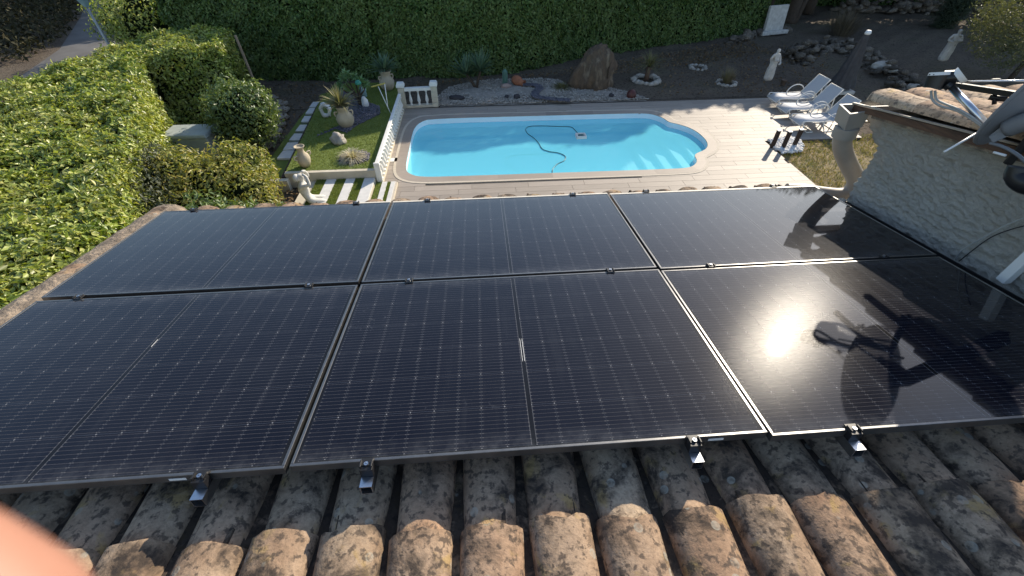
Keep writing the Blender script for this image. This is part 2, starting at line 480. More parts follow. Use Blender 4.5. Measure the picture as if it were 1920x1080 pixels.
def water_material():
    k = NT('pool_water')
    k.t.nodes.remove(k.b)
    v = k.coord('Position')
    h = k.math('ADD', k.noise(v, 1.7, 3, .5, .4), k.math('MULTIPLY', k.noise(v, 6, 2), .25))
    nb = k.bump(h, 0.12, 0.05)
    gi = k.n('ShaderNodeNewGeometry'); dt = k.n('ShaderNodeVectorMath', operation='DOT_PRODUCT'); k.l(gi.outputs['Incoming'], dt.inputs[0]); k.l(nb, dt.inputs[1])
    om = k.math('SUBTRACT', 1.0, k.math('MINIMUM', k.math('ABSOLUTE', dt.outputs['Value']), 1.0))
    fr = k.math('MULTIPLY_ADD', k.math('POWER', om, 5.0), 0.98, 0.02)
    tr = k.n('ShaderNodeBsdfTransparent'); tr.inputs[0].default_value = (0.74, 0.97, 1.0, 1)
    gl = k.n('ShaderNodeBsdfGlossy'); gl.inputs['Roughness'].default_value = 0.02; k.l(nb, gl.inputs['Normal'])
    ms = k.n('ShaderNodeMixShader'); k.l(fr, ms.inputs[0]); df = k.n('ShaderNodeBsdfDiffuse'); df.inputs[0].default_value = (.22, .84, 1.0, 1)     # suspended matter scatters light back
    m2 = k.n('ShaderNodeMixShader'); m2.inputs[0].default_value = .50; k.l(tr.outputs[0], m2.inputs[1]); k.l(df.outputs[0], m2.inputs[2])
    k.l(m2.outputs[0], ms.inputs[1]); k.l(gl.outputs[0], ms.inputs[2])
    k.l(ms.outputs[0], k.out.inputs[0])
    return k.m

def ground_material():
    k = NT('garden_soil'); b = k.b; v = k.coord('Position')
    c = k.ramp(k.noise(v, .45, 6, .6), [(.3, (.105, .083, .065)), (.52, (.145, .118, .090)), (.72, (.12, .108, .07))])
    c = k.mix(k.ramp(k.noise(v, 22, 4, .7), [(.55, 0.0), (.68, .7)]), c, (.17, .135, .10))
    c = k.mix(k.ramp(k.noise(v, 13, 5, .7), [(.52, 0.0), (.62, .8)]), c, (.045, .034, .026))
    k.l(c, b.inputs['Base Color']); b.inputs['Roughness'].default_value = .95; b.inputs['Specular IOR Level'].default_value = .1
    k.l(k.bump(k.noise(v, 18, 7, .7), 0.9, 0.05), b.inputs['Normal'])
    return k.m

tile_m = tile_material('canal_tile'); tile_dark_m = tile_material('mossy_canal_tile', .34); tile_mid_m = tile_material('panel_row_canal_tile', .505, 1.3); tile_sunlit_m = tile_material('sunlit_canal_tile', .545, 1.5)  # last one carries the upper roof's sunlit brightness in its colour
glass_m = panel_material()
frame_m = M('black_anodised_frame', (.21, .205, .20), (.16, .16, .16), 20, .33, metal=.85)
alu_m = M('aluminium', (.62, .64, .67), (.52, .54, .58), 30, .28, metal=1.0)
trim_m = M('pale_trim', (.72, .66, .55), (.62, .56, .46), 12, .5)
alu_dark_m = M('dark_aluminium', (.05, .05, .055), (.03, .03, .03), 30, .6)  # near-black for the shade in the rail hollows, also on the masts
black_m = M('black_plastic', (.012, .012, .013), (.018, .018, .02), 20, .38)
stucco_m = stucco_material()
pvc_m = M('sand_pvc', (.36, .325, .28), (.29, .26, .225), 5, .5, bump=.15, bscale=14)
pvc_in_m = M('pvc_inside', (.18, .16, .14), (.1, .09, .08), 8, .7)
board_m = M('weathered_wood', (.15, .082, .048), (.055, .035, .025), 7, .85, bump=.6, bscale=25, stretch=(3, .6, 6))
mortar_m = M('mortar', (.40, .31, .22), (.20, .16, .12), 14, .95, bump=.9, bscale=50, bdist=.02, c3=(.12, .095, .07))
soil_m = ground_material()
plank_m = plank_material('deck_plank', (.395, .34, .285), (.32, .275, .23))
coping_m = plank_material('coping_tile', (.385, .33, .275), (.32, .27, .225))
joint_m = M('pale_joint', (.58, .51, .41), (.50, .44, .35), 20, .8)
grout_m = M('grout', (.20, .17, .14), (.15, .125, .10), 9, .9, coords='Position')
shell_m = M('pool_shell', (.78, .92, .97), (.74, .90, .96), 3, .35)
water_m = water_material()
white_m = M('white_paint', (.78, .77, .73), (.70, .68, .62), 6, .6, bump=.1, bscale=30)
cream_m = M('cream_render', (.62, .56, .44), (.52, .46, .35), 5, .85, bump=.3, bscale=40)
turf_m = M('artificial_turf', (.17, .215, .045), (.12, .165, .035), 30, .9, bump=.8, bscale=260, bdist=.01, coords='Position')
turfblade_m = leafmat('turf_blade', [(.12, .18, .035), (.18, .24, .05), (.25, .27, .09)], .25, .7, .1)
slab_m = M('white_slab', (.66, .64, .60), (.56, .55, .52), 9, .8, bump=.3, bscale=40)
brownslab_m = M('brown_flagstone', (.36, .31, .25), (.25, .21, .165), 6, .9, bump=.5, bscale=30)
slate_m = M('slate_chip', (.085, .085, .105), (.14, .13, .15), 8, .75, coords='Position', island=.6)
gravel_m = M('pale_gravel', (.42, .38, .33), (.28, .25, .21), 9, .9, coords='Position', island=.7)
whitestone_m = M('white_pebble', (.74, .73, .70), (.6, .59, .57), 9, .7, coords='Position', island=.3)
stone_m = M('field_stone', (.23, .19, .15), (.13, .105, .08), 3, .95, bump=1.0, bscale=9, bdist=.05, objvar=.9, jitter=True, c3=(.36, .32, .265))
limestone_m = M('pale_limestone', (.50, .46, .40), (.30, .27, .23), 8, .95, bump=.8, bscale=22, bdist=.03, objvar=.5, jitter=True)
rock_m = M('big_rock', (.17, .115, .072), (.10, .072, .05), 2.6, .92, bump=1.0, bscale=7, bdist=.08, stretch=(2, 2, .6), c3=(.27, .205, .14))
urn_m = M('pale_terracotta', (.52, .45, .33), (.40, .335, .24), 5, .85, bump=.4, bscale=35)
terra_m = M('red_terracotta', (.36, .145, .075), (.25, .10, .055), 6, .85, bump=.3, bscale=30)
statue_m = M('statue_stone', (.68, .66, .60), (.50, .48, .43), 7, .85, bump=.5, bscale=40)
statue_grey_m = M('weathered_statue_stone', (.60, .57, .52), (.43, .40, .36), 9, .9, bump=.6, bscale=40)
bark_m = M('bark', (.10, .072, .05), (.055, .04, .03), 10, .95, bump=1.0, bscale=18, bdist=.03, stretch=(3, 3, .7))
cloth_m = M('grey_canvas', (.085, .08, .08), (.06, .056, .056), 8, .9)
sling_m = M('white_sling', (.50, .51, .52), (.45, .46, .48), 60, .75, bump=.15, bscale=200)
rust_m = M('dark_timber', (.055, .035, .025), (.03, .02, .016), 12, .8)
drygrass_m = leafmat('dry_grass', [(.44, .33, .14), (.36, .28, .12), (.27, .25, .08), (.17, .20, .055)], .2, .8, .1)
dryground_m = M('dry_lawn_soil', (.32, .235, .12), (.22, .17, .085), 3, .95, bump=.8, bscale=40, bdist=.02, coords='Position', c3=(.13, .13, .05))
road_m = M('pale_track', (.14, .135, .13), (.10, .095, .09), 1.2, .95, bump=.4, bscale=12, coords='Position')
skin_m = M('skin', (.41, .205, .14), (.33, .15, .10), 60, .55, bump=.1, bscale=900, bdist=.0005)
skin_n = NT('x')
hose_m = M('teal_hose', (.03, .17, .18), (.02, .13, .14), 10, .4)
cable_m = M('grey_cable', (.40, .40, .38), (.34, .34, .32), 10, .5)
dish_m = M('grey_dish', (.25, .26, .275), (.20, .21, .225), 5, .5)
capw_m = M('white_plastic', (.80, .79, .76), (.74, .73, .70), 6, .4)
green_m = M('bottle_green', (.03, .20, .13), (.05, .28, .20), 12, .2)
yellow_m = M('yellow_paint', (.50, .40, .10), (.42, .33, .08), 12, .5)
lid_m = M('pale_lid', (.40, .44, .42), (.33, .36, .34), 5, .55)
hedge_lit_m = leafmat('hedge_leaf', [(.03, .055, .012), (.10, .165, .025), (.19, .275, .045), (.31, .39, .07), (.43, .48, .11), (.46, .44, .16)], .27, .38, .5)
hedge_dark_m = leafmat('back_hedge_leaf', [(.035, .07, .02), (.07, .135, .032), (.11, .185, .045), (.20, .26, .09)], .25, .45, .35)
photinia_m = leafmat('photinia_leaf', [(.10, .14, .035), (.20, .245, .06), (.33, .35, .09), (.45, .36, .13)], .3, .4, .4)
round_m = leafmat('round_bush_leaf', [(.07, .12, .04), (.12, .18, .06), (.22, .27, .12)], .3, .35, .5)
grey_m = leafmat('grey_bush_leaf', [(.055, .07, .04), (.085, .10, .06), (.13, .14, .095)], .25, .5, .3)
olive_m = leafmat('olive_leaf', [(.075, .095, .045), (.12, .13, .07), (.17, .17, .09)], .3, .5, .3)
conifer_m = leafmat('conifer_leaf', [(.035, .055, .035), (.055, .075, .05), (.08, .10, .065)], .15, .6, .2)
tree_m = leafmat('tree_leaf', [(.035, .06, .02), (.055, .085, .028), (.08, .11, .035)], .25, .5, .3)
yucca_m = leafmat('yucca_leaf', [(.075, .15, .10), (.11, .19, .125), (.16, .22, .13)], .15, .45, .4)
yuccapale_m = leafmat('pale_yucca_leaf', [(.12, .14, .06), (.19, .19, .09), (.28, .25, .14)], .2, .5, .3)
whitegrass_m = leafmat('white_grass', [(.52, .47, .36), (.62, .57, .46), (.42, .38, .28)], .25, .7, .1)
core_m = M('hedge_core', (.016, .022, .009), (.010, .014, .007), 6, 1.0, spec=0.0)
bpy.data.materials.remove(skin_n.m)

# ------------------------------------------------------------------ ground and terrain
POOL_IN = [(-1.37, 11.76), (-1.62, 11.58), (-1.75, 11.26), (-1.79, 10.85), (-1.78, 9.9), (-1.77, 8.98), (-1.66, 8.70), (-1.40, 8.52), (-.6, 8.50), (1.8, 8.48), (4.2, 8.46),
           (4.60, 8.48), (4.80, 8.62), (4.93, 8.82), (4.95, 9.06), (5.05, 9.17), (5.28, 9.30), (5.44, 9.46), (5.54, 9.70), (5.57, 9.98), (5.54, 10.33), (5.43, 10.63), (5.22, 10.87), (5.02, 11.0), (4.98, 11.24), (4.88, 11.46), (4.66, 11.66), (4.1, 11.70), (1.5, 11.73)]
POOL_OUT = [(-1.50, 12.06), (-1.86, 11.84), (-2.02, 11.40), (-2.07, 10.88), (-2.06, 9.9), (-2.05, 8.90), (-1.90, 8.46), (-1.50, 8.24), (-.6, 8.22), (1.8, 8.21), (4.22, 8.19),
            (4.72, 8.22), (5.02, 8.44), (5.17, 8.72), (5.17, 8.90), (5.24, 8.96), (5.46, 9.10), (5.68, 9.34), (5.81, 9.64), (5.86, 10.0), (5.83, 10.38), (5.67, 10.76), (5.44, 11.03), (5.24, 11.14), (5.20, 11.42), (5.06, 11.70), (4.80, 11.90), (4.15, 11.99), (1.5, 12.02)]
def ccw(p):
    a = sum(p[i][0] * p[(i + 1) % len(p)][1] - p[(i + 1) % len(p)][0] * p[i][1] for i in range(len(p))); return p if a > 0 else p[::-1]
PI = smooth_closed(POOL_IN, 2); PO = smooth_closed(POOL_OUT, 2)
NP = len(PI)

def ground_with_hole():
    import bmesh
    bm = bmesh.new()
    g = [bm.verts.new((p[0], p[1], -0.06)) for p in PO]
    # ring of growing loops around the pool opening out to the horizon
    c = np.array(PO).mean(0); rings = [g]
    for k, R in enumerate((7.0, 11, 16, 24, 40, 90, 260, 700)):
        ring = []
        for p in PO:
            d = np.array(p) - c; d = d / np.linalg.norm(d); q = c + d * R
            ring.append(bm.verts.new((q[0], q[1], -0.06)))
        rings.append(ring)
    for a, b in zip(rings[:-1], rings[1:]):
        for i in range(NP): bm.faces.new((a[i], a[(i + 1) % NP], b[(i + 1) % NP], b[i]))
    bmesh.ops.recalc_face_normals(bm, faces=bm.faces)
    me = bpy.data.meshes.new('ground'); bm.to_mesh(me); bm.free()
    if me.polygons[0].normal.z < 0: me.flip_normals()
    return me
struct('ground', ground_with_hole(), soil_m, 'dark bare garden soil with leaf litter around the pool')

# a slightly uneven skin of soil where the photograph shows it (behind the pool, right, and left of the lawn)
def soil_sheet(name, poly, z, amp, step=.16, m=soil_m):
    xs = np.arange(min(p[0] for p in poly), max(p[0] for p in poly) + step, step); ys = np.arange(min(p[1] for p in poly), max(p[1] for p in poly) + step, step)
    X, Y = np.meshgrid(xs, ys); ok = inside(poly, X.ravel(), Y.ravel()).reshape(X.shape)
    ed = np.clip(edge_dist(poly, X.ravel(), Y.ravel()).reshape(X.shape) / .6, 0, 1)
    Z = z + ed * amp * (1 + wob(X, Y, 1.1) + .5 * wob(X, Y, 3.7, 2) + .35 * wob(X, Y, 9.1, 4) + rng.normal(0, .12, X.shape))
    idx = np.arange(X.size).reshape(X.shape)
    q = ok[:-1, :-1] & ok[1:, :-1] & ok[:-1, 1:] & ok[1:, 1:]
    F = np.stack([idx[:-1, :-1][q], idx[:-1, 1:][q], idx[1:, 1:][q], idx[1:, :-1][q]], 1)
    return np_mesh(name, np.column_stack([X.ravel(), Y.ravel(), Z.ravel()]), F)
struct('soil_bank', soil_sheet('soil_bank', [(-12, 12.7), (-4.6, 12.7), (-2.2, 12.75), (10.6, 12.75), (10.8, 9), (25, 9), (34, 30), (12, 30), (-12, 18)], -.055, .05), soil_m, 'rough dark soil behind the pool', smooth=True)
# pale track beyond the hedge, top left
tr_poly = [tuple(S(x, y)[:2]) for x, y in [(-60, 190), (0, 165), (110, 90), (150, 30), (170, -25), (300, -25), (290, 20), (280, 55), (230, 75), (120, 120), (0, 185)]]
struct('track', MB().prism(tr_poly, -.2, -.045), road_m, 'pale dusty track beyond the clipped hedge')

# ------------------------------------------------------------------ pool deck
deck_base_poly_parts = [[(-2.0, 3.1), (7.0, 3.1), (7.0, 8.19), (-2.0, 8.19)]]
deck = bpy.data.objects.new('pool_deck', None); col.objects.link(deck); deck['kind'] = 'structure'; deck['label'] = 'pale plank effect tile deck around the swimming pool'
# base slab under the planks: ring around the pool plus the lounger bay
def deck_base():
    mb = MB()
    outer = []
    for p in PO:
        q = np.array(p); c = np.array([1.8, 10.0]); d = q - c
        # push out to the rectangle -2.25..7.0 x 3.1..12.55
        t = 1e9
        if d[0] > 1e-6: t = min(t, (7.0 - c[0]) / d[0])
        if d[0] < -1e-6: t = min(t, (-2.25 - c[0]) / d[0])
        if d[1] > 1e-6: t = min(t, (12.55 - c[1]) / d[1])
        if d[1] < -1e-6: t = min(t, (3.1 - c[1]) / d[1])
        outer.append(tuple(c + d * t))
    n = NP
    vs = [(p[0], p[1], -.014) for p in PO] + [(p[0], p[1], -.014) for p in outer]
    mb.add(vs, [(i, (i + 1) % n, n + (i + 1) % n, n + i) for i in range(n)])
    mb.prism([(-2.25, 8.3), (-1.85, 8.3), (-1.85, 3.1), (7.0, 3.1), (7.0, 5.6), (-1.9, 5.6), (-2.25, 8.25)], -.05, -.018)
    mb.prism([(7.0, 9.72), (9.55, 9.72), (10.35, 12.55), (7.0, 12.55)], -.12, -.016)
    mb.prism([(6.9, 5.0), (7.02, 5.0), (7.02, 9.72), (6.9, 9.72)], -.12, -.014)
    mb.prism([(-2.25, 12.4), (-1.4, 12.56), (7.0, 12.56), (7.0, 12.2)], -.05, -.0165)
    mb.prism([(6.2, 5.0), (7.0, 5.0), (7.0, 12.5), (6.2, 12.0)], -.05, -.0175)
    return mb
deck_base().build('deck_bed', grout_m, deck)
def spans(y0, y1):
    """free x intervals of a plank row, outside the coping's middle line"""
    xl = -2.24 if y0 >= 8.26 else -1.84
    xr = 7.0 if y1 <= 9.74 else 9.55 + (y0 - 9.72) * .283
    mid = [((a[0] + 2 * b[0]) / 3, (a[1] + 2 * b[1]) / 3) for a, b in zip(PI, PO)]
    lo, hi = [], []
    for y in np.linspace(y0, y1, 5):
        for i in range(NP):
            a, b = mid[i], mid[(i + 1) % NP]
            if (a[1] > y) != (b[1] > y):
                x = a[0] + (y - a[1]) * (b[0] - a[0]) / (b[1] - a[1]); (lo if x < 1.8 else hi).append(x)
    if not lo or not hi: return [(xl, xr)]
    return [(xl, max(lo)), (min(hi), xr)]
plank_full = MB().box((0, 0, -.006), (1.194, .190, .012)).mesh('plank')
plank_full.materials.append(plank_m)
y = 5.2; row = 0
while y < 12.5:
    y1 = min(y + .196, 12.55)
    for a, b in spans(y, y1):
        x = -3.4 + (row % 3) * .4 + random.uniform(-.08, .08)
        while x < b:
            s, e = max(x, a), min(x + 1.2, b)
            if e - s > .06:
                if e - s > 1.19 and y1 - y > .19: o = make('plank', plank_full, None, deck, loc=((s + e) / 2, (y + y1) / 2, random.uniform(-.0006, .0006)))
                else: o = MB().box((0, 0, -.006), (e - s - .006, y1 - y - .006, .012)).build('plank', plank_m, deck, loc=((s + e) / 2, (y + y1) / 2, random.uniform(-.0006, .0006)))
            x += 1.2
    y += .196; row += 1

# ------------------------------------------------------------------ swimming pool
pool = thing('swimming_pool', 'turquoise swimming pool with a rounded step alcove at its right end', 'pool', (1.8, 10.1, 0))
def ring_piece(i0, i1, A, B, ta, tb, z0, z1):
    mb = MB(); pts = []
    for i in range(i0, i1 + 1):
        a = Vector((*A[i % NP], 0)); b = Vector((*B[i % NP], 0)); pts.append((a.lerp(b, ta), a.lerp(b, tb)))
    vs = []
    for p, q in pts: vs += [(p.x, p.y, z0), (q.x, q.y, z0), (p.x, p.y, z1), (q.x, q.y, z1)]
    fs = []
    for k in range(len(pts) - 1):
        a = 4 * k; b = a + 4
        fs += [(a + 2, a + 3, b + 3, b + 2), (a, b, b + 1, a + 1), (a, a + 2, b + 2, b), (a + 1, b + 1, b + 3, a + 3)]
    e = 4 * (len(pts) - 1); fs += [(0, 1, 3, 2), (e, e + 2, e + 3, e + 1)]
    return mb.add(vs, fs)
# lengths along the coping decide where one stone ends
acc = 0; start = 0
for i in range(NP):
    acc += (Vector(PI[(i + 1) % NP]) - Vector(PI[i])).length
    if acc > .85 or i == NP - 1:
        seg_len = acc
        n_sub = max(1, round(seg_len / 1.2))
        if i - start == 0 and n_sub > 1:       # a long straight run: cut it into stones
            for q in range(n_sub):
                t0, t1 = q / n_sub, (q + 1) / n_sub
                A0, A1 = Vector(PI[i]), Vector(PI[(i + 1) % NP]); B0, B1 = Vector(PO[i]), Vector(PO[(i + 1) % NP])
                c = [A0.lerp(A1, t0 + .003), B0.lerp(B1, t0 + .003).lerp(A0.lerp(A1, t0), .22), B0.lerp(B1, t1 - .003).lerp(A0.lerp(A1, t1), .22), A0.lerp(A1, t1 - .003)]
                MB().prism([tuple(p) for p in c][::-1] if ccw([tuple(p) for p in c]) != [tuple(p) for p in c] else [tuple(p) for p in c], -.03, .010).build('coping_stone', coping_m, pool)
        else:
            ring_piece(start, i + 1, PI, PO, 0.0, .78, -.03, .010).build('coping_stone', coping_m, pool)
        start = i + 1; acc = 0
ring_piece(0, NP, PI, PO, .78, 1.0, -.03, .0085).build('pale_border', joint_m, pool)
WZ = -.13
def pool_shell():
    mb = MB(); c = np.array([1.75, 10.1]); lv = [(.0, .004, 1.0), (-.06, .0, 1.0), (-.50, .04, 1.0), (-.52, .18, 1.0), (-.74, .26, 1.0)]
    loops = []
    P = np.array(PI); T = np.roll(P, -1, 0) - np.roll(P, 1, 0); N = np.column_stack([T[:, 1], -T[:, 0]]); N = N / np.linalg.norm(N, axis=1, keepdims=True)
    if (((P - c) * N).sum()) < 0: N = -N
    for z, ins, _ in lv:
        Q = P - N * ins
        if ins > .1:
            for _k in range(6): Q = (np.roll(Q, 1, 0) + Q + np.roll(Q, -1, 0)) / 3
        zz = [z + (-.12 * max(0, min(1, (1.5 - q[0]) / 3)) if z < -.6 else 0) for q in Q]
        loops.append([(q[0], q[1], h) for q, h in zip(Q, zz)])
    vs = [p for L in loops for p in L]; fs = []
    for k in range(len(loops) - 1):
        for i in range(NP): fs.append((k * NP + i, k * NP + (i + 1) % NP, (k + 1) * NP + (i + 1) % NP, (k + 1) * NP + i))
    b = (len(loops) - 1) * NP
    fs.append(tuple(range(b, b + NP)))
    mb.add(vs, fs); return mb
pool_shell().build('pool_shell', shell_m, pool)
MB().add([(p[0], p[1], WZ) for p in PI], [tuple(range(NP)) if ccw(PI) is PI else tuple(reversed(range(NP)))]).build('water', water_m, pool)
alcove = [p for p in PI if p[0] > 4.96 and 9.05 < p[1] < 11.05]
alcove = sorted(alcove, key=lambda p: math.atan2(p[1] - 10.03, p[0] - 4.9))
for xs, zt in ((5.18, -.26), (4.84, -.38), (4.50, -.50), (4.16, -.62)):
    y0, y1 = 9.12, 10.96
    poly = [(xs, y0 + .1), (max(xs, 5.0), y0 + .03)] + [(p[0] - .03, p[1]) for p in alcove if p[0] > xs + .05] + [(max(xs, 5.0), y1 - .03), (xs, y1 - .1)]
    MB().prism(poly, -.76, zt).build('pool_step', shell_m, pool, bevel=.03)
for x, yv in ((4.45, 11.30),):
    MB().box((x, yv, -.40), (.28, .05, .05)).build('wall_nozzle', white_m, pool)
for p, q in (((739, 221), .12), ((735, 248), .12), ((738, 300), .14)):
    c = S(*p); MB().box((c.x, c.y, .004), (q * 1.6, q * 1.3, .009)).build('skimmer_cover', white_m, pool)
# cleaner: hose floating on the water and the robot head it feeds
robot = thing('pool_cleaner', 'small white pool cleaner head on a looping teal hose', 'pool cleaner', tuple(S(1089, 257, WZ)))
hp = [(1036, 323), (1037, 316), (1046, 307), (1058, 301), (1060, 293), (1048, 287), (1030, 284), (1017, 279), (1010, 268), (1000, 258), (989, 250), (986, 242), (993, 237), (1015, 236), (1045, 237), (1070, 238), (1079, 245), (1086, 253)]
MB().tube(catmull([S(x, y, WZ + .012) for x, y in hp], 6), .0095, 6).build('hose', hose_m, robot, True)
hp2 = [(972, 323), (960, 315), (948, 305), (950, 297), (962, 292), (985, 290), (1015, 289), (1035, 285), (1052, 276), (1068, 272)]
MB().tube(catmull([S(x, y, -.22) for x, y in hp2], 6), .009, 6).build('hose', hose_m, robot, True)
c = S(1089, 257, WZ)
mb = MB()
for dx, dy, w, h in ((0, .1, .26, .05), (0, -.1, .26, .05), (.11, 0, .05, .16), (-.11, 0, .05, .16)): mb.box((c.x + dx, c.y + dy, WZ + .03), (w, h, .07))
mb.build('head', white_m, robot, bevel=.01)
MB().box((c.x, c.y, WZ + .025), (.12, .12, .06)).build('motor', hose_m, robot, bevel=.01)

# ------------------------------------------------------------------ the house: roofs, wall, gutter work
O = Vector((-2.4729, .7018, 3.1372)); SL = .15113
roof_rot = Matrix.Rotation(-SL, 4, 'X')
def RP(u, v, w): return O + (roof_rot @ Vector((u, v, w)))
house = thing('house', 'house with lichened canal tile roofs and a rough grey stucco upper wall', 'house', (0, 0, 0))
U1 = 5.44          # right end of the lower roof, where the stucco wall stands
WX = O.x + 5.46
deckm = MB(); deckm.box((U1 / 2 - .16, .35, -.27), (U1 + .36, 4.3, .06))
lower = make('lower_roof', deckm.mesh('lower_roof'), mortar_m, house, loc=tuple(O)); lower.rotation_euler = (-SL, 0, 0)

def tile_mesh(name, seed, up=True, L=.50, w0=.090, w1=.111, h=.078, seg=9, nl=5, chip=.006):
    """one canal tile, wide end at +y: a tapered half pipe with thickness and nibbled edges"""
    r = random.Random(seed); t = .014; V = []; F = []
    chips0 = [r.uniform(-chip, chip) * .5 for _ in range(seg + 1)]; chips1 = [r.uniform(-chip, chip) - (r.random() < .07) * r.uniform(.008, .024) for _ in range(seg + 1)]
    wv = [r.uniform(-.004, .004) for _ in range(nl + 1)]
    for lay in (0, 1):
        for j in range(nl + 1):
            q = j / nl; w = (w0 + (w1 - w0) * q); hh = h * (.86 + .14 * q) + wv[j]
            if lay: w -= t; hh -= t
            for i in range(seg + 1):
                a = math.pi * i / seg
                yy = L * (q - .5) + (chips0[i] if j == 0 else chips1[i] if j == nl else 0)
                x = -math.cos(a) * w; z = math.sin(a) ** .85 * hh + r.uniform(-.0012, .0012)
                V.append((x, yy, z if up else -z))
    n = (nl + 1) * (seg + 1)
    def q4(a, b, c, d): F.append((a, b, c, d) if up else (d, c, b, a))
    for j in range(nl):
        for i in range(seg):
            a = j * (seg + 1) + i
            q4(a, a + seg + 1, a + seg + 2, a + 1); q4(n + a, n + a + 1, n + a + seg + 2, n + a + seg + 1)
    for i in range(seg):
        a = i; q4(a, a + 1, n + a + 1, n + a); a = nl * (seg + 1) + i; q4(a + 1, a, n + a, n + a + 1)
    for j in range(nl):
        a = j * (seg + 1); q4(a + seg + 1, a, n + a, n + a + seg + 1); a += seg; q4(a, a + seg + 1, n + a + seg + 1, n + a)
    me = bpy.data.meshes.new(name); me.from_pydata(V, [], F); me.update()
    me.polygons.foreach_set('use_smooth', np.ones(len(me.polygons), dtype=bool)); me.set_sharp_from_angle(angle=math.radians(50))
    return me
covers = [tile_mesh('cover_tile', 10 + i) for i in range(8)]
chans = [tile_mesh('channel_tile', 40 + i, up=False, w0=.095, w1=.080, h=.062) for i in range(5)]
covers_mid = [tile_mesh('cover_tile', 70 + i) for i in range(5)]
covers_sunlit = [tile_mesh('cover_tile', 90 + i) for i in range(4)]
for m_ in covers_sunlit: m_.materials.append(tile_sunlit_m)  # bright sun on the upper roof is painted into these tiles
for m_ in covers_mid: m_.materials.append(tile_mid_m)  # row at the near panel edge: paler tiles with fewer black patches
for m_ in covers: m_.materials.append(tile_m)
for m_ in chans: m_.materials.append(tile_dark_m)
PITCH = .2365; U0 = .07; EX = .4
def lay(parent, me, name, u, v, w, tilt, m=None):
    o = bpy.data.objects.new(name, me); col.objects.link(o); o.parent = parent
    o.location = (u, v, w); o.rotation_euler = (tilt, random.uniform(-.05, .05), random.uniform(-.035, .035)); return o
ncol = 23
hid = []
rows = [2.69] + [2.645 - EX * k for k in range(1, 10)]          # lower ends of the tile rows
for k, ve in enumerate(rows):
    vis = k <= 1 or k >= 6
    for i in range(-0, ncol):
        u = U0 - .0 + i * PITCH + random.uniform(-.006, .006)
        if u > U1 - .06: continue
        vj = ve + random.uniform(-.02, .02) - (0.02 * (i / ncol))
        if k == 0 and u > 5.05: continue
        if vis:
            lay(lower, random.choice(covers if k != 6 else covers_mid), 'cover_tile', u, vj - .25, -.213 + random.uniform(-.004, .004), .028)
            if u + PITCH / 2 < U1 - .02: lay(lower, random.choice(chans), 'channel_tile', u + PITCH / 2, vj - .25 + .05, -.165, .022)
        else: hid.append((u, vj - .25))
mb = MB()
for u, v in hid:
    for me, du, w in ((covers[0], 0, -.213), (chans[0], PITCH / 2, -.165)):
        vs = [vv.co for vv in me.vertices]
        mb.add([(p.x + u + du, p.y + v, p.z + w + .028 * p.y) for p in vs], [tuple(f.vertices) for f in me.polygons])
o = mb.build('tiles_under_panels', tile_dark_m, lower, loc=(0, 0, 0)); o['kind'] = 'stuff'
# mortared verge on the left edge
V = []; F = []
nv = 90; prof = [(-.40, -.30), (-.40, -.17), (-.36, -.125), (-.29, -.105), (-.20, -.115), (-.14, -.15), (-.10, -.24)]
for j in range(nv + 1):
    v = -1.6 + 4.32 * j / nv
    for a, b in prof:
        p = Vector((a * 7, v * 9, b * 5)); d = mnoise.noise(p) * .016 + mnoise.noise(p * 3) * .009
        V.append((a + d * .6, v, b + d))
n = len(prof)
for j in range(nv):
    for i in range(n - 1): F.append((j * n + i, (j + 1) * n + i, (j + 1) * n + i + 1, j * n + i + 1))
MB().add(V, F).build('verge', mortar_m, lower, loc=(0, 0, 0), smooth=True)
for k in range(9):       # flat verge tiles showing through the mortar
    lay(lower, covers[k % 8], 'verge_tile', -.285, 2.40 - .46 * k, -.186, .01)
# house walls below the eaves
MB().box((.2, .8, 1.35), (5.6, 4.2, 2.7)).build('lower_wall', stucco_m, house)
# black flashing strip between panels and the stucco wall
o = MB().box((U1 - .10, .30, -.125), (.17, 3.7, .012)).box((U1 - .022, .30, -.105), (.012, 3.7, .03)).build('flashing', black_m, lower, loc=(0, 0, 0))

# stucco wall: a relief mesh standing on the roof, its far top corner flaring out to the eave
def wall_mesh():
    nu, nz = 460, 150; V = np.zeros((nu + 1, nz + 1, 3))
    for i in range(nu + 1):
        q = i / nu
        for j in range(nz + 1):
            z = 2.2 + 1.42 * j / nz
            y0_ = -1.9 + 4.75 * q
            ztop = 3.315 + .153 * (3.0 - y0_)
            zz = 2.2 + (ztop - 2.2) * j / nz
            yend = 2.852 + (.0 if zz < 3.17 else .26 * min(1, (zz - 3.17) / .15) ** .8) + .006 * math.sin(zz * 40)
            y = -1.9 + (yend + 1.9) * q
            p = Vector((y * 11, zz * 25, 3.1)); q2 = Vector((y * 34, zz * 46, 1.7)); q3 = Vector((y * 3, zz * 3.4, 9.2))
            d = .012 * mnoise.noise(q3) + .022 * (1 - abs(mnoise.noise(p)) * 2) + .017 * mnoise.noise(q2)
            V[i, j] = (WX - d, y, zz)
    idx = np.arange((nu + 1) * (nz + 1)).reshape(nu + 1, nz + 1)
    F = np.stack([idx[:-1, :-1].ravel(), idx[:-1, 1:].ravel(), idx[1:, 1:].ravel(), idx[1:, :-1].ravel()], 1)
    base = len(idx.ravel())
    # return face at the far end
    E = V[-1].copy(); E2 = E.copy(); E2[:, 0] += .5; E2[:, 1] -= .02
    V = np.vstack([V.reshape(-1, 3), E2]); e = idx[-1]; k = base + np.arange(nz + 1)
    F = np.vstack([F, np.stack([e[:-1], e[1:], k[1:], k[:-1]], 1)])
    return np_mesh('stucco_wall', V, F)
make('stucco_wall', wall_mesh(), stucco_m, house, smooth=True)
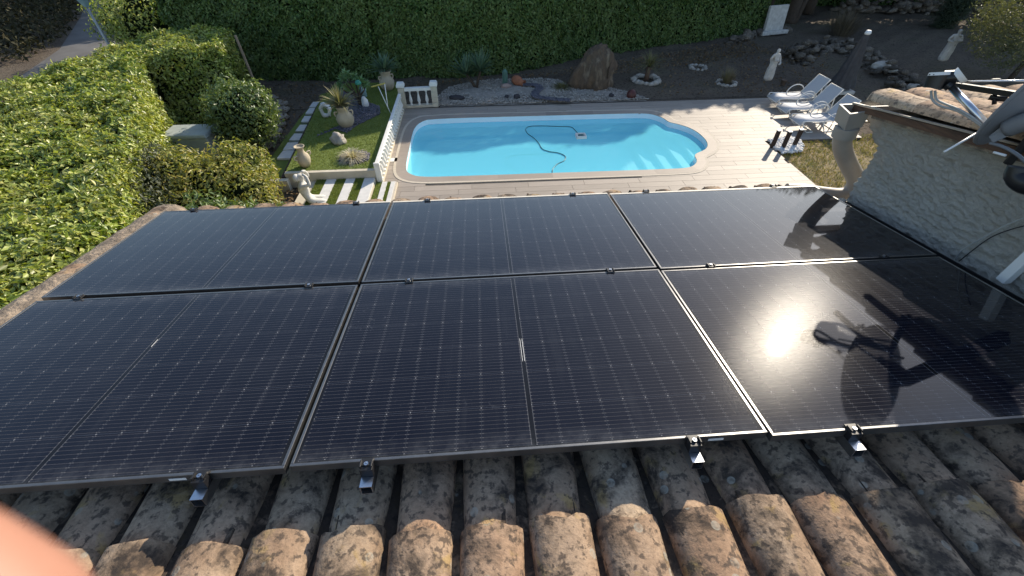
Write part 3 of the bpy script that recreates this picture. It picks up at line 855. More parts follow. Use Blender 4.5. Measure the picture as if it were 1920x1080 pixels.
MB().box((WX + 1.6, .3, 1.3), (3.1, 5.0, 2.6)).box((WX + 1.6, .2, 2.9), (2.9, 4.4, .8)).build('upper_wall', stucco_m, house)
# upper roof
RX0 = WX - .12; ZR = 3.345            # rake line: height at y = 3.19
upper = make('upper_roof', MB().box((1.3, -2.75, -.045), (2.6, 4.95, .05)).mesh('upper_roof'), mortar_m, house, loc=(RX0, 3.22, ZR + .035)); upper.rotation_euler = (-SL - .012, 0, 0)
for i in range(9):
    for k in range(9):
        u = .13 + i * .27 + random.uniform(-.01, .01); v = -.16 - .42 * k + random.uniform(-.02, .02)
        o = lay(upper, random.choice(covers_sunlit), 'cover_tile', u, v - .25, .030, .03); o.scale = (1.18, 1.05, .95)
        if i < 8: o = lay(upper, random.choice(chans), 'channel_tile', u + .135, v - .22, .060, .03); o.scale = (1.2, 1.05, 1.0)
MB().add([(RX0 - .012, y, z) for y, z in ((3.13, ZR + .037), (3.13, ZR + .0), (-1.6, ZR - .065 + 4.73 * .175), (-1.6, ZR + .03 + 4.73 * .175))] + [(RX0 + .03, y, z) for y, z in ((3.13, ZR + .037), (3.13, ZR + .0), (-1.6, ZR - .065 + 4.73 * .175), (-1.6, ZR + .03 + 4.73 * .175))],
         [(3, 2, 1, 0), (4, 5, 6, 7), (0, 1, 5, 4), (1, 2, 6, 5), (2, 3, 7, 6), (3, 0, 4, 7)]).build('rake_board', board_m, house)
MB().add([(RX0 - .018, y, z) for y, z in ((3.15, ZR + .039), (3.15, ZR + .049), (-1.6, ZR + .044 + 4.75 * .175), (-1.6, ZR + .032 + 4.75 * .175))] + [(RX0 + .004, y, z) for y, z in ((3.15, ZR + .039), (3.15, ZR + .049), (-1.6, ZR + .044 + 4.75 * .175), (-1.6, ZR + .032 + 4.75 * .175))],
         [(3, 2, 1, 0), (4, 5, 6, 7), (0, 1, 5, 4), (1, 2, 6, 5), (2, 3, 7, 6), (3, 0, 4, 7)][::1]).build('drip_edge', M('drip_zinc', (.42, .36, .28), (.3, .25, .2), 9, .5), house)
# gutter outlet box and the fat downpipe that lies along the eave
def quadbox(corners_top, corners_bot, wall=.012):
    """open-topped box from four top and four bottom corners"""
    ct = sum(corners_top, Vector()) / 4; cb = sum(corners_bot, Vector()) / 4
    it = [p + (ct - p).normalized() * wall * 1.5 for p in corners_top]; ib = [p + (cb - p).normalized() * wall * 1.5 + Vector((0, 0, .02)) for p in corners_bot]
    return MB().add(list(corners_top) + list(corners_bot) + it + ib, [(0, 1, 5, 4), (1, 2, 6, 5), (2, 3, 7, 6), (3, 0, 4, 7), (7, 6, 5, 4), (1, 0, 8, 9), (2, 1, 9, 10), (3, 2, 10, 11), (0, 3, 11, 8), (9, 8, 12, 13), (10, 9, 13, 14), (11, 10, 14, 15), (8, 11, 15, 12), (12, 15, 14, 13)])
yh = 3.06
fl = SY(1594, 214, yh - .06); fr = SY(1634, 208, yh - .06); bl = SY(1577, 197, yh + .06); br = Vector((fr.x, yh + .06, bl.z - .01)); 
tops = [fl, fr, Vector((fr.x + .0, yh + .08, fr.z + .005)), Vector((bl.x, yh + .08, bl.z))]
dz = .125
bots = [p + Vector((.025 if i in (0, 3) else .0, 0, -dz)) for i, p in enumerate(tops)]
quadbox(tops, bots).build('gutter_outlet', pvc_m, house)
MB().box((fr.x + 1.2, 3.17, fr.z - .13), (2.3, .13, .015)).box((fr.x + 1.2, 3.24, fr.z - .10), (2.3, .012, .08)).build('eave_gutter', pvc_m, house)
pp = [SY(1588, 240, 3.05), SY(1581, 256, 3.05), SY(1579, 272, 3.06), SY(1584, 292, 3.07), SY(1594, 314, 3.08), SY(1604, 334, 3.06), SY(1602, 350, 3.05), SY(1591, 362, 3.05), SY(1572, 366, 3.06), SY(1540, 362, 3.10), SY(1505, 356, 3.14), SY(1475, 356, 3.16)]
MB().tube(catmull(pp, 6), [.066 - .010 * min(1, max(0, (i - 44) / 12)) for i in range(67)], 16).build('downpipe', pvc_m, house, True, angle=50)
MB().tube([pp[0] + Vector((0, 0, .01)), pp[1]], .083, 16).build('pipe_collar', pvc_m, house, True, angle=50)
# cables and a white trunking on the wall
MB().tube(catmull([SX(1792, 488, WX - .03), SX(1805, 468, WX - .05), SX(1845, 445, WX - .06), SX(1880, 425, WX - .06), SX(1930, 405, WX - .05)], 6), .004, 6).build('cable', cable_m, house, True)
MB().tube(catmull([SX(1798, 490, WX - .02), SX(1850, 450, WX - .03), SX(1890, 432, WX - .03), SX(1935, 420, WX - .03)], 6), .003, 6).build('cable', black_m, house, True)
a, b = SX(1880, 527, WX - .06), SX(1975, 440, WX - .06)
MB().bar(a, b, .05, .05, (1, 0, 0)).build('trunking', capw_m, house, bevel=.004)
mb = MB().box((RX0 + .25, .9, ZR + .15), (.001, .001, .001))

# ------------------------------------------------------------------ solar panels
PL, PH, FT = 1.722, 1.134, .035
off = {(0, 0): (.0056, -.003), (0, 1): (.0014, .0156), (1, 0): (.003, .0016), (1, 1): (.0005, .0088), (2, 0): (-.008, -.0144), (2, 1): (-.0025, -.0086)}
plab = {(0, 0): 'large black solar panel at the near left, running out of the frame', (0, 1): 'black solar panel at the far left beside the bushes and the verge',
        (1, 0): 'black solar panel in the middle of the near row, with two clamps below', (1, 1): 'black solar panel in the middle of the far row below the pool',
        (2, 0): 'black solar panel mirroring the glaring sun beside the stucco wall', (2, 1): 'black solar panel at the far right by the downpipe elbow'}
def fr_mesh(L, along):
    w = .011
    mb = MB()
    mb.box((0, 0, -FT / 2), (L, w, FT) if along == 'x' else (w, L, FT)); return mb
glass_me = MB().add([(.010, .010, -.0022), (PL - .010, .010, -.0022), (PL - .010, PH - .010, -.0022), (.010, PH - .010, -.0022)], [(0, 1, 2, 3)]).mesh('glass')
back_me = MB().box((PL / 2, PH / 2, -.010), (PL - .024, PH - .024, .004)).mesh('backsheet')
fx = MB().box((0, 0, -FT / 2), (PL, .011, FT)).mesh('frame_rail'); fy = MB().box((0, 0, -FT / 2), (.011, PH - .0222, FT)).mesh('frame_rail')
rib = MB().box((0, 0, 0), (.0016, .15, .0008)).mesh('busbar_ribbon')
for (c, r_), (du, dv) in off.items():
    p = RP(c * (PL + .02) + du, r_ * (PH + .015) + dv, 0)
    t = thing('solar_panel', plab[(c, r_)], 'solar panel', tuple(p), 'solar panels on the roof', (-SL, 0, 0))
    make('glass', glass_me, glass_m, t, loc=(0, 0, 0)); make('backsheet', back_me, black_m, t, loc=(0, 0, 0))
    for q in (.0055, PH - .0055): make('frame_rail', fx, frame_m, t, loc=(PL / 2, q, 0), bevel=.0015)
    for q in (.0055, PL - .0055): make('frame_rail', fy, frame_m, t, loc=(q, PH / 2, 0), bevel=.0015)
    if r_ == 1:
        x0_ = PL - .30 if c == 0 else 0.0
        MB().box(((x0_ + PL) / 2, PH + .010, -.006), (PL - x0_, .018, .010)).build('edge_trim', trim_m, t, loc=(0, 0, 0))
    if (c, r_) == (1, 0):
        for q in (-.005, .005): make('busbar_ribbon', rib, capw_m, t, loc=(.861 + q, .52, -.0016))
    if (c, r_) == (0, 0): o = make('busbar_ribbon', rib, capw_m, t, loc=(.864, .72, -.0016)); o.scale = (1, .35, 1)
    if r_ == 0 and c < 2:
        o = MB().box((0, 0, 0), (.058, .001, .011)).build('label_sticker', capw_m, t, loc=(1.36 if c == 0 else 1.53, -.0006, -.02))
# mounting rails: one down the slope under each pair of clamps
rail_u = [S(0, 0).x] 
def u_on_edge(px, py):
    d = ray(px, py); n = roof_rot @ Vector((0, 0, 1)); tt = (O - CP).dot(n) / d.dot(n); P = CP + d * tt - O; return (roof_rot.inverted() @ P).x
rails = [(.22, 'aluminium rail end below the lower left solar panel, outside most of the frame'), (u_on_edge(376, 895), 'aluminium rail and clamp left of the first joint at the near panel edge'), (u_on_edge(686, 880), 'aluminium rail and clamp below the left half of the middle panel'),
         (u_on_edge(1300, 826), 'aluminium rail and clamp below the right half of the middle panel'), (u_on_edge(1603, 810), 'aluminium rail and clamp below the sun glare panel'), (4.86, 'aluminium rail beside the stucco wall in deep shade')]
for u, lab in rails:
    t = thing('mounting_rail', lab, 'rail', tuple(RP(u, 0, -FT)), 'rails under the solar panels', (-SL, 0, 0))
    L0, L1, s, w = -.075, 2.36, .042, .003
    mb = MB()
    for x, z, a, b in ((0, -.0015, s, w), (0, -s + .0015, s, w), (-s / 2 + .0015, -s / 2, w, s - 2 * w), (s / 2 - .0015, -s / 2, w, s - 2 * w)): mb.box((x, (L0 + L1) / 2, z), (a, L1 - L0, b))
    mb.build('rail', alu_m, t, loc=(0, 0, 0))
    MB().box((0, .0, -s / 2), (s - .008, .02, s - .008)).build('hollow_shade', alu_dark_m, t, loc=(0, 0, 0))  # dark block painted as the shade inside the hollow rail end
    for v, nm in ((-.016, 'end_clamp'), (PH + .0075, 'mid_clamp'), (2 * PH + .033, 'end_clamp')):
        cl = MB()
        if nm == 'end_clamp':
            sg = -1 if v < 0 else 1
            cl.box((0, v + sg * .006, FT / 2 + .002), (.044, .030, FT + .003)).box((0, v - sg * .010, FT + .004), (.044, .030, .005)).box((.019, v, FT + .010), (.006, .028, .010)).box((-.019, v, FT + .010), (.006, .028, .010))
        else: cl.box((0, v, FT + .004), (.046, .040, .005)).box((.018, v, FT + .009), (.006, .030, .008)).box((-.018, v, FT + .009), (.006, .030, .008))
        o = cl.build(nm, black_m, t, loc=(0, 0, 0), bevel=.0015)
        MB().lathe([(.0075, 0), (.0075, .008), (.004, .008), (.004, .003)], (0, v, FT + .005), 12).build('bolt', alu_m, o, loc=(0, 0, 0))

#@@PART2
# ------------------------------------------------------------------ raised lawn, steps, balustrade
LZ = .30
lawn_poly = [(-4.12, 8.44), (-2.34, 8.44), (-2.33, 12.45), (-2.45, 13.9), (-4.35, 13.9), (-4.42, 12.3)]
rw = thing('retaining_wall', 'cream rendered retaining wall holding up the small artificial lawn', 'wall', (-3.2, 8.4, 0))
MB().box((-3.2, 8.39, LZ / 2 - .02), (1.86, .10, LZ + .04)).build('front_face', cream_m, rw, bevel=.008)
MB().prism([(-4.13, 8.44), (-4.12, 8.34), (-4.22, 8.34), (-4.52, 12.3), (-4.46, 14.0), (-4.36, 14.0), (-4.43, 12.3)][::-1], -.04, LZ - .08).build('side_face', rust_m, rw)
MB().prism([(-5.0, 8.30), (-4.05, 8.30), (-4.05, 8.18), (-5.0, 8.18)][::-1], -.05, .22).build('low_return', cream_m, rw, bevel=.01)
struct('lawn_base', MB().prism(lawn_poly, -.05, LZ), turf_m, 'raised strip of green artificial lawn beside the pool')
q = in_poly(lawn_poly, 26000)
o = make('artificial_grass', leaf_mesh('artificial_grass', np.column_stack([q, np.full(len(q), LZ - .004)]), np.tile([[.6, .0, .45]], (len(q), 1)), .030, .010, 1.0, -2.5), turfblade_m); o['kind'] = 'stuff'; o['label'] = 'short pile of the green artificial lawn'
# alternating white treads and turf strips in front of the wall
st = thing('garden_steps', 'white slab steps alternating with turf strips below the lawn wall', 'steps', (-2.9, 7.9, 0))
LD = .12
MB().prism([(-3.75, 6.6), (-2.30, 6.6), (-2.30, 8.34), (-3.75, 8.34)], -.05, LD - .02).build('step_bed', cream_m, st)
y0, y1 = 6.62, 8.335
for a, b, t_ in [(-3.72, -3.51, 1), (-3.51, -3.31, 0), (-3.31, -3.10, 1), (-3.10, -2.905, 0), (-2.905, -2.71, 1), (-2.71, -2.525, 0), (-2.525, -2.30, 1)]:
    if a < -3.6: continue
    if t_ == 0 and a > -3.6:
        MB().box(((a + b) / 2, (y0 + y1) / 2, LD - .006), (b - a - .004, y1 - y0, .03)).build('turf_strip', turf_m, st)
        n_ = 2600; qq = np.column_stack([rng.uniform(a, b, n_), rng.uniform(y0 + .4, y1, n_), np.full(n_, LD + .006)])
        o = make('turf_pile', leaf_mesh('turf_pile', qq, np.tile([[.6, 0, .45]], (n_, 1)), .028, .009, 1.0, -2.5), turfblade_m, st); o['kind'] = 'stuff'
    else:
        yy = y0
        MB().box(((a + b) / 2, (y0 + y1) / 2, LD + .002), (b - a - .006, y1 - y0, .04)).build('tread', slab_m, st, bevel=.005)
for a, b, zt in ((-2.27, -2.16, .055), (-2.13, -1.99, .065), (-1.97, -1.88, .035)):
    pass
MB().prism([(-2.30, 5.6), (-1.84, 5.6), (-1.84, 8.3), (-2.30, 8.3)], -.05, .03).build('lower_bed', cream_m, st)
for a, b, t_ in ((-2.285, -2.16, 0), (-2.16, -2.05, 1), (-2.05, -1.975, 0), (-1.975, -1.885, 1)):
    if t_: MB().box(((a + b) / 2, 6.95, .045), (b - a, 2.66, .04)).build('tread', slab_m, st, bevel=.004)
    else:
        MB().box(((a + b) / 2, 6.95, .036), (b - a, 2.66, .03)).build('turf_strip', turf_m, st)
        n_ = 1200; qq = np.column_stack([rng.uniform(a, b, n_), rng.uniform(6.9, 8.28, n_), np.full(n_, .048)])
        o = make('turf_pile', leaf_mesh('turf_pile', qq, np.tile([[.6, 0, .45]], (n_, 1)), .026, .008, 1.0, -2.5), turfblade_m, st); o['kind'] = 'stuff'
MB().box((-1.865, 6.95, .02), (.035, 2.66, .07)).build('edge_strip', joint_m, st)

def baluster(h, r=.036):
    return MB().lathe([(r * 1.15, 0), (r * 1.15, .05 * h), (r * .6, .09 * h), (r * .75, .14 * h), (r * 1.25, .30 * h), (r * 1.1, .42 * h), (r * .55, .72 * h), (r * .5, .86 * h), (r * .95, .90 * h), (r * .7, .93 * h), (r * 1.1, .95 * h), (r * 1.1, h)], seg=10)
bl_ = thing('balustrade', 'long low white balustrade between the lawn and the pool', 'balustrade', (-2.22, 10.4, 0))
a, b = Vector((-2.21, 8.34, 0)), Vector((-2.22, 12.42, 0))
RH = .44
MB().bar(a + Vector((0, 0, .03)), b + Vector((0, 0, .03)), .13, .06).build('base_rail', cream_m, bl_, bevel=.006)
MB().bar(a + Vector((0, 0, RH)), b + Vector((0, 0, RH)), .075, .05).bar(a + Vector((0, 0, RH - .035)), b + Vector((0, 0, RH - .035)), .055, .03).build('hand_rail', white_m, bl_, bevel=.008)
bm_ = baluster(RH - .11, .052).mesh('baluster'); nb_ = 22
bm_.materials.append(white_m); bm_.polygons.foreach_set('use_smooth', np.ones(len(bm_.polygons), dtype=bool))
for i in range(nb_):
    p = a.lerp(b, (i + .5) / nb_); make('baluster', bm_, None, bl_, loc=tuple(p + Vector((0, 0, .06)) - bl_.location))
MB().box((a.x, a.y - .01, .235), (.12, .05, .47)).build('end_plate', white_m, bl_, bevel=.008)
b2 = thing('balustrade', 'short white balustrade with three balusters between two square posts', 'balustrade', (-1.78, 12.62, 0))
pa, pb = S(757, 204), S(817, 201)
for p in (pa, pb):
    for k in range(4): MB().box((p.x, p.y + .08, .068 + .14 * k), (.165, .165, .136)).build('post_block', cream_m, b2, bevel=.008)
    MB().box((p.x, p.y + .08, .605), (.215, .215, .07)).box((p.x, p.y + .08, .66), (.20, .20, .05), taper=.86).build('post_cap', white_m, b2, bevel=.006)
MB().bar((pa.x + .085, pa.y + .08, .035), (pb.x - .085, pb.y + .08, .035), .14, .07).build('base_rail', cream_m, b2, bevel=.006)
MB().bar((pa.x + .085, pa.y + .08, .50), (pb.x - .085, pb.y + .08, .50), .13, .08).build('hand_rail', white_m, b2, bevel=.008)
bm2 = baluster(.39, .038).mesh('baluster'); bm2.materials.append(white_m); bm2.polygons.foreach_set('use_smooth', np.ones(len(bm2.polygons), dtype=bool))
for k in range(3):
    p = pa.lerp(pb, .25 + .25 * k); make('baluster', bm2, None, b2, loc=(p.x + 1.78, p.y + .08 - 12.62, .07))

# ------------------------------------------------------------------ paths
sl = ['white square stepping slab nearest the amber bush', 'white stepping slab, second from the amber bush', 'white stepping slab, third from the amber bush', 'white stepping slab in the middle of the row by the lawn', 'white stepping slab, third from the far end of the row', 'white stepping slab, second from the far end of the row', 'white stepping slab at the far end of the row by the lawn']
for i, (x, y) in enumerate([(539, 291), (549, 275), (560, 258), (571, 241), (580, 224), (588, 209), (595, 197)]):
    c = S(x, y, .02); o = MB().box((0, 0, 0), (.34, .40, .05)).build('stepping_slab', slab_m, loc=tuple(c), bevel=.006)
    o.rotation_euler.z = random.uniform(-.06, .06); tag(o, sl[i], 'paving slab', 'white stepping slabs beside the lawn')
struct('path_strip', MB().prism([(-4.98, 8.3), (-4.46, 8.3), (-4.42, 12.2), (-4.50, 14.2), (-4.85, 14.2), (-4.98, 12.2)], -.05, -.012), turf_m, 'narrow turf strip under the white stepping slabs')
bs = ['brown flagstone at the near end of the winding path, pale in the sun', 'brown flagstone second from the near end of the winding path', 'brown flagstone third from the near end of the winding path', 'brown flagstone in the middle of the winding path', 'brown flagstone below the bend of the path', 'brown flagstone at the bend of the path', 'brown flagstone just beyond the bend of the path', 'brown flagstone at the far end of the winding path']
for i, (x, y, w, h, rz) in enumerate([(496, 271, .42, .34, .2), (505, 257, .46, .32, .1), (512, 246, .44, .30, .1), (517, 233, .48, .32, 0), (523, 219, .50, .34, -.1), (529, 205, .40, .34, -.1), (525, 193, .46, .36, -.5), (506, 183, .62, .34, -.6)]):
    c = S(x, y, .03); pts = [(w / 2 * math.cos(a) * (1 + random.uniform(-.12, .12)) * 1.15, h / 2 * math.sin(a) * (1 + random.uniform(-.12, .12)) * 1.15) for a in [.6, 1.1, 2.0, 2.6, 3.7, 4.2, 5.2, 5.7]]
    o = MB().prism(pts, -.04, .03).build('flagstone', brownslab_m, loc=tuple(c), bevel=.008); o.rotation_euler.z = rz
    tag(o, bs[i], 'flagstone', 'brown flagstones of the winding path')

# ------------------------------------------------------------------ pots, plants and ornaments on the lawn
def pot(name, label, base, h, prof, m, handles=True, rot=0):
    t = thing(name, label, 'pot', tuple(base))
    mb = MB().lathe([(r * h, z * h) for r, z in prof] + [(prof[-1][0] * h * .86, prof[-1][1] * h), (prof[-1][0] * h * .7, prof[-1][1] * h * .93)], base, 22, cap=True)
    mb.build('body', m, t, True, angle=60)
    if handles:
        for s in (-1, 1):
            d = Vector((math.cos(rot) * s, math.sin(rot) * s, 0)); R_ = handles
            pts = [base + d * (R_[k][0] * h) + Vector((0, 0, R_[k][1] * h)) for k in range(len(R_))]
            MB().tube(catmull(pts, 5), .035 * h, 8).build('handle', m, t, True)
    return t
AMPH = [(.14, 0), (.20, .04), (.28, .22), (.31, .40), (.27, .56), (.17, .68), (.135, .78), (.15, .88), (.23, .97), (.235, 1.0)]
b_ = S(574, 312, LZ)
pot('amphora', 'tall empty pale amphora with two handles at the lawn corner', b_, .45, AMPH, urn_m, [(.30, .42), (.42, .50), (.40, .62), (.24, .60)], .9)
JAR = [(.22, 0), (.30, .06), (.40, .26), (.42, .42), (.36, .58), (.26, .68), (.25, .78), (.30, .92), (.33, .97), (.34, 1.0)]
j1 = S(651, 237, LZ); p1 = pot('planted_jar', 'pale clay jar holding a spiky sunlit yucca on the lawn', j1, .50, JAR, urn_m, [(.28, .74), (.40, .74), (.42, .62), (.38, .54)], .3)
j2 = S(728, 168, LZ); p2 = pot('planted_jar', 'pale clay jar with a dark yucca behind the lawn by the hedge', j2, .52, JAR, urn_m, [(.28, .74), (.40, .74), (.42, .62), (.38, .54)], .6)
def rosette(name, parent, c, n, L, width, m, up=.55, bend=.35, lean=(0, 0)):
    roots, dirs, Ls = [], [], []
    for k in range(n):
        a = random.uniform(0, 2 * math.pi); e = random.random() ** .7 * 1.45
        d = Vector((math.cos(a) * math.sin(e) + lean[0], math.sin(a) * math.sin(e) + lean[1], math.cos(e) * 1.0 + .05))
        roots.append(Vector(c) + Vector((math.cos(a), math.sin(a), 0)) * .02 + Vector((0, 0, random.uniform(-.02, .05)))); dirs.append(d); Ls.append(L * random.uniform(.65, 1.1))
    o = make(name, blade_mesh(name, roots, dirs, Ls, width, bend * .5, 4), m, parent); return o
rosette('yucca_leaves', p1, j1 + Vector((-.02, 0, .5)), 110, .62, .034, yuccapale_m, bend=.5, lean=(-.15, .1))
rosette('yucca_leaves', p2, j2 + Vector((0, 0, .52)), 110, .58, .036, yucca_m, bend=.3)
# slate beds
def chips(name, poly, z, n, size, m, label, flat=.45):
    q = in_poly(poly, n); V0, F0 = ICO[1]; V0 = V0[:, :]; V = []; F = []
    sc = size * rng.uniform(.55, 1.3, n); A = rng.uniform(0, 6.28, n)
    J = rng.uniform(.65, 1.25, (n, len(V0), 1))
    P = V0[None] * J * sc[:, None, None] * np.array([1, .75, flat])
    ca, sa = np.cos(A)[:, None], np.sin(A)[:, None]
    X = P[:, :, 0] * ca - P[:, :, 1] * sa + q[:, :1]; Y = P[:, :, 0] * sa + P[:, :, 1] * ca + q[:, 1:]
    Z = P[:, :, 2] + z + rng.uniform(0, size * .5, (n, 1))
    Vv = np.stack([X, Y, Z], 2).reshape(-1, 3); Ff = (F0[None] + (np.arange(n) * len(V0))[:, None, None]).reshape(-1, 3)
    o = make(name, np_mesh(name, Vv, Ff), m); o['kind'] = 'stuff'; o['label'] = label; return o
P3 = lambda l, z: [tuple(S(x, y, z)[:2]) for x, y in l]
struct('slate_bed', MB().prism(ccw(P3([(592, 257), (630, 242), (650, 250), (668, 236), (712, 215), (712, 200), (690, 192), (668, 176), (640, 172), (634, 190), (648, 215), (650, 232), (618, 244)], LZ)), LZ - .02, LZ + .006), slate_m, 'winding bed of dark slate chips across the lawn')
chips('slate_chippings', P3([(592, 257), (630, 242), (650, 250), (668, 236), (712, 215), (712, 200), (690, 192), (668, 176), (640, 172), (634, 190), (648, 215), (650, 232), (618, 244)], LZ), LZ + .008, 2600, .032, slate_m, 'dark slate chips on the lawn')
ring = [(636, 303), (650, 308), (672, 307), (690, 301), (694, 290), (684, 284), (660, 284), (640, 292)]
struct('slate_patch', MB().prism(ccw(P3(ring, LZ)), LZ - .02, LZ + .005), slate_m, 'round patch of slate chips under the white grass')
chips('slate_chippings', P3(ring, LZ), LZ + .008, 700, .032, slate_m, 'slate chips round the white grass tuft')
g_ = S(662, 298, LZ)
t = thing('grass_tuft', 'bleached white grass tuft in a slate patch on the lawn', 'plant', tuple(g_))
roots, dirs, Ls = [], [], []
for k in range(420):
    a = random.uniform(0, 6.283); e = random.random() ** .6 * 1.25
    roots.append(g_ + Vector((math.cos(a), math.sin(a), 0)) * random.uniform(0, .07)); dirs.append((math.cos(a) * math.sin(e) - .1, math.sin(a) * math.sin(e), math.cos(e))); Ls.append(random.uniform(.30, .50))
make('grass_blades', blade_mesh('grass_blades', roots, dirs, Ls, .010, .55, 5), whitegrass_m, t)
def rock(name, label, base, size, seed, m, cat='rock', sub=3, rough=.3, rz=0, group=None, freq=1.6):
    o = make(name, rock_mesh(name, size, seed, sub, rough, freq), m, loc=tuple(base), smooth=True); o.rotation_euler.z = rz
    return tag(o, label, cat, group)
rock('limestone_rock', 'rough white limestone lump on the slate next to the white grass', S(636, 268, LZ), (.16, .14, .17), 5, limestone_m, rough=.45, freq=2.2)
# hollow ring-shaped white rock
c = S(613, 220, LZ); V = []; F = []
for i in range(20):
    for j in range(10):
        A, B = 2 * math.pi * i / 20, 2 * math.pi * j / 10
        rr_ = .14 + .055 * math.cos(B); d = 1 + .28 * mnoise.noise(Vector((math.cos(A) * 2, math.sin(A) * 2, B)))
        V.append((c.x + rr_ * math.cos(A) * d * .75, c.y + .06 * math.sin(B) * d + .03, c.z + .17 + rr_ * math.sin(A) * d))
        F.append((i * 10 + j, ((i + 1) % 20) * 10 + j, ((i + 1) % 20) * 10 + (j + 1) % 10, i * 10 + (j + 1) % 10))
o = MB().add(V, F).build('hollow_rock', whitestone_m, smooth=True); tag(o, 'white hollow rock with an oval hole beside the sunlit yucca', 'rock')
rock('white_rock', 'smooth upright white rock at the foot of the small twisted tree', S(686, 200, LZ), (.09, .08, .20), 8, whitestone_m, rough=.2)
# small twisted tree with pale green tufts
c = S(676, 198, LZ); t = thing('twisted_tree', 'small twisted tree with pale green leaf tufts on the lawn', 'tree', tuple(c))
tips = [(-.32, .1, .66), (-.18, .0, .78), (.0, .05, .72), (.14, .0, .62), (.24, .05, .52), (-.45, .1, .46)]
mb = MB()
for q in tips:
    e = c + Vector(q); mb.tube(catmull([c + Vector((random.uniform(-.04, .04), 0, 0)), c + Vector((q[0] * .25, q[1], .25)), c + Vector((q[0] * .7, q[1], q[2] * .7)), e], 4), [.034 - .026 * k / 12 for k in range(13)], 7)
mb.build('trunk', bark_m, t, True)
for q in tips:
    n_ = 60; d = unit(rng.normal(0, 1, (n_, 3)) + [0, 0, .4])
    make('leaf_tuft', leaf_mesh('leaf_tuft', np.array(c + Vector(q)) + d * .03, d, .15, .04, .5, -.2), leafmat('tuft_leaf', [(.10, .22, .08), (.17, .30, .13), (.26, .36, .22)], .3) if 'tuft_leaf' not in bpy.data.materials else bpy.data.materials['tuft_leaf'], t)
c = S(684, 186, LZ)
t = thing('glass_lantern', 'pale blue glass demijohn hanging by the twisted tree', 'lantern', tuple(c))
gl_m = M('pale_blue_glass', (.30, .42, .44), (.22, .34, .38), 12, .12, spec=.8)
MB().lathe([(.05, .05), (.085, .08), (.09, .30), (.06, .36), (.03, .40), (.035, .44)], c, 14).build('glass_body', gl_m, t, True, angle=60)
MB().lathe([(.035, .44), (.03, .48)], c, 10).build('stopper', green_m, t)
c = S(664, 150, LZ + .15)
rock('green_ball', 'shiny dark green glass ball among the leaves of the twisted tree', S(672, 158, LZ + .62), (.08, .08, .08), 3, green_m, 'ornament', sub=3, rough=.0)
# yellow-headed garden tool leaning: two white poles and a yellow bar
f0 = S(735, 218, LZ); h1, h2 = SY(694, 163, f0.y + .25), SY(706, 160, f0.y + .30); h3 = SY(722, 158, f0.y + .3)
t = thing('garden_sprinkler_stand', 'folding white pole stand with a yellow bar on top, on the lawn', 'stand', tuple(f0))
mid = S(727, 200, LZ + .12)
MB().tube([f0, SY(709, 162, f0.y + .28)], .011, 6).tube([SY(727, 200, f0.y + .1), SY(721, 156, f0.y + .3)], .011, 6).build('pole', white_m, t, True)
MB().bar(SY(696, 163, f0.y + .28), SY(722, 156, f0.y + .3), .03, .03).build('bar_head', yellow_m, t, bevel=.005)

# pale box lid half hidden between hedge and bushes
c = S(354, 245, .62)
t = thing('storage_box', 'pale green plastic storage box half hidden behind the amber bush', 'box', (c.x, c.y, 0))
MB().box((c.x, c.y, .28), (.98, .62, .56)).build('body', lid_m, t, bevel=.03)
MB().box((c.x, c.y, .60), (1.04, .68, .09), taper=.93).build('lid', lid_m, t, bevel=.03)

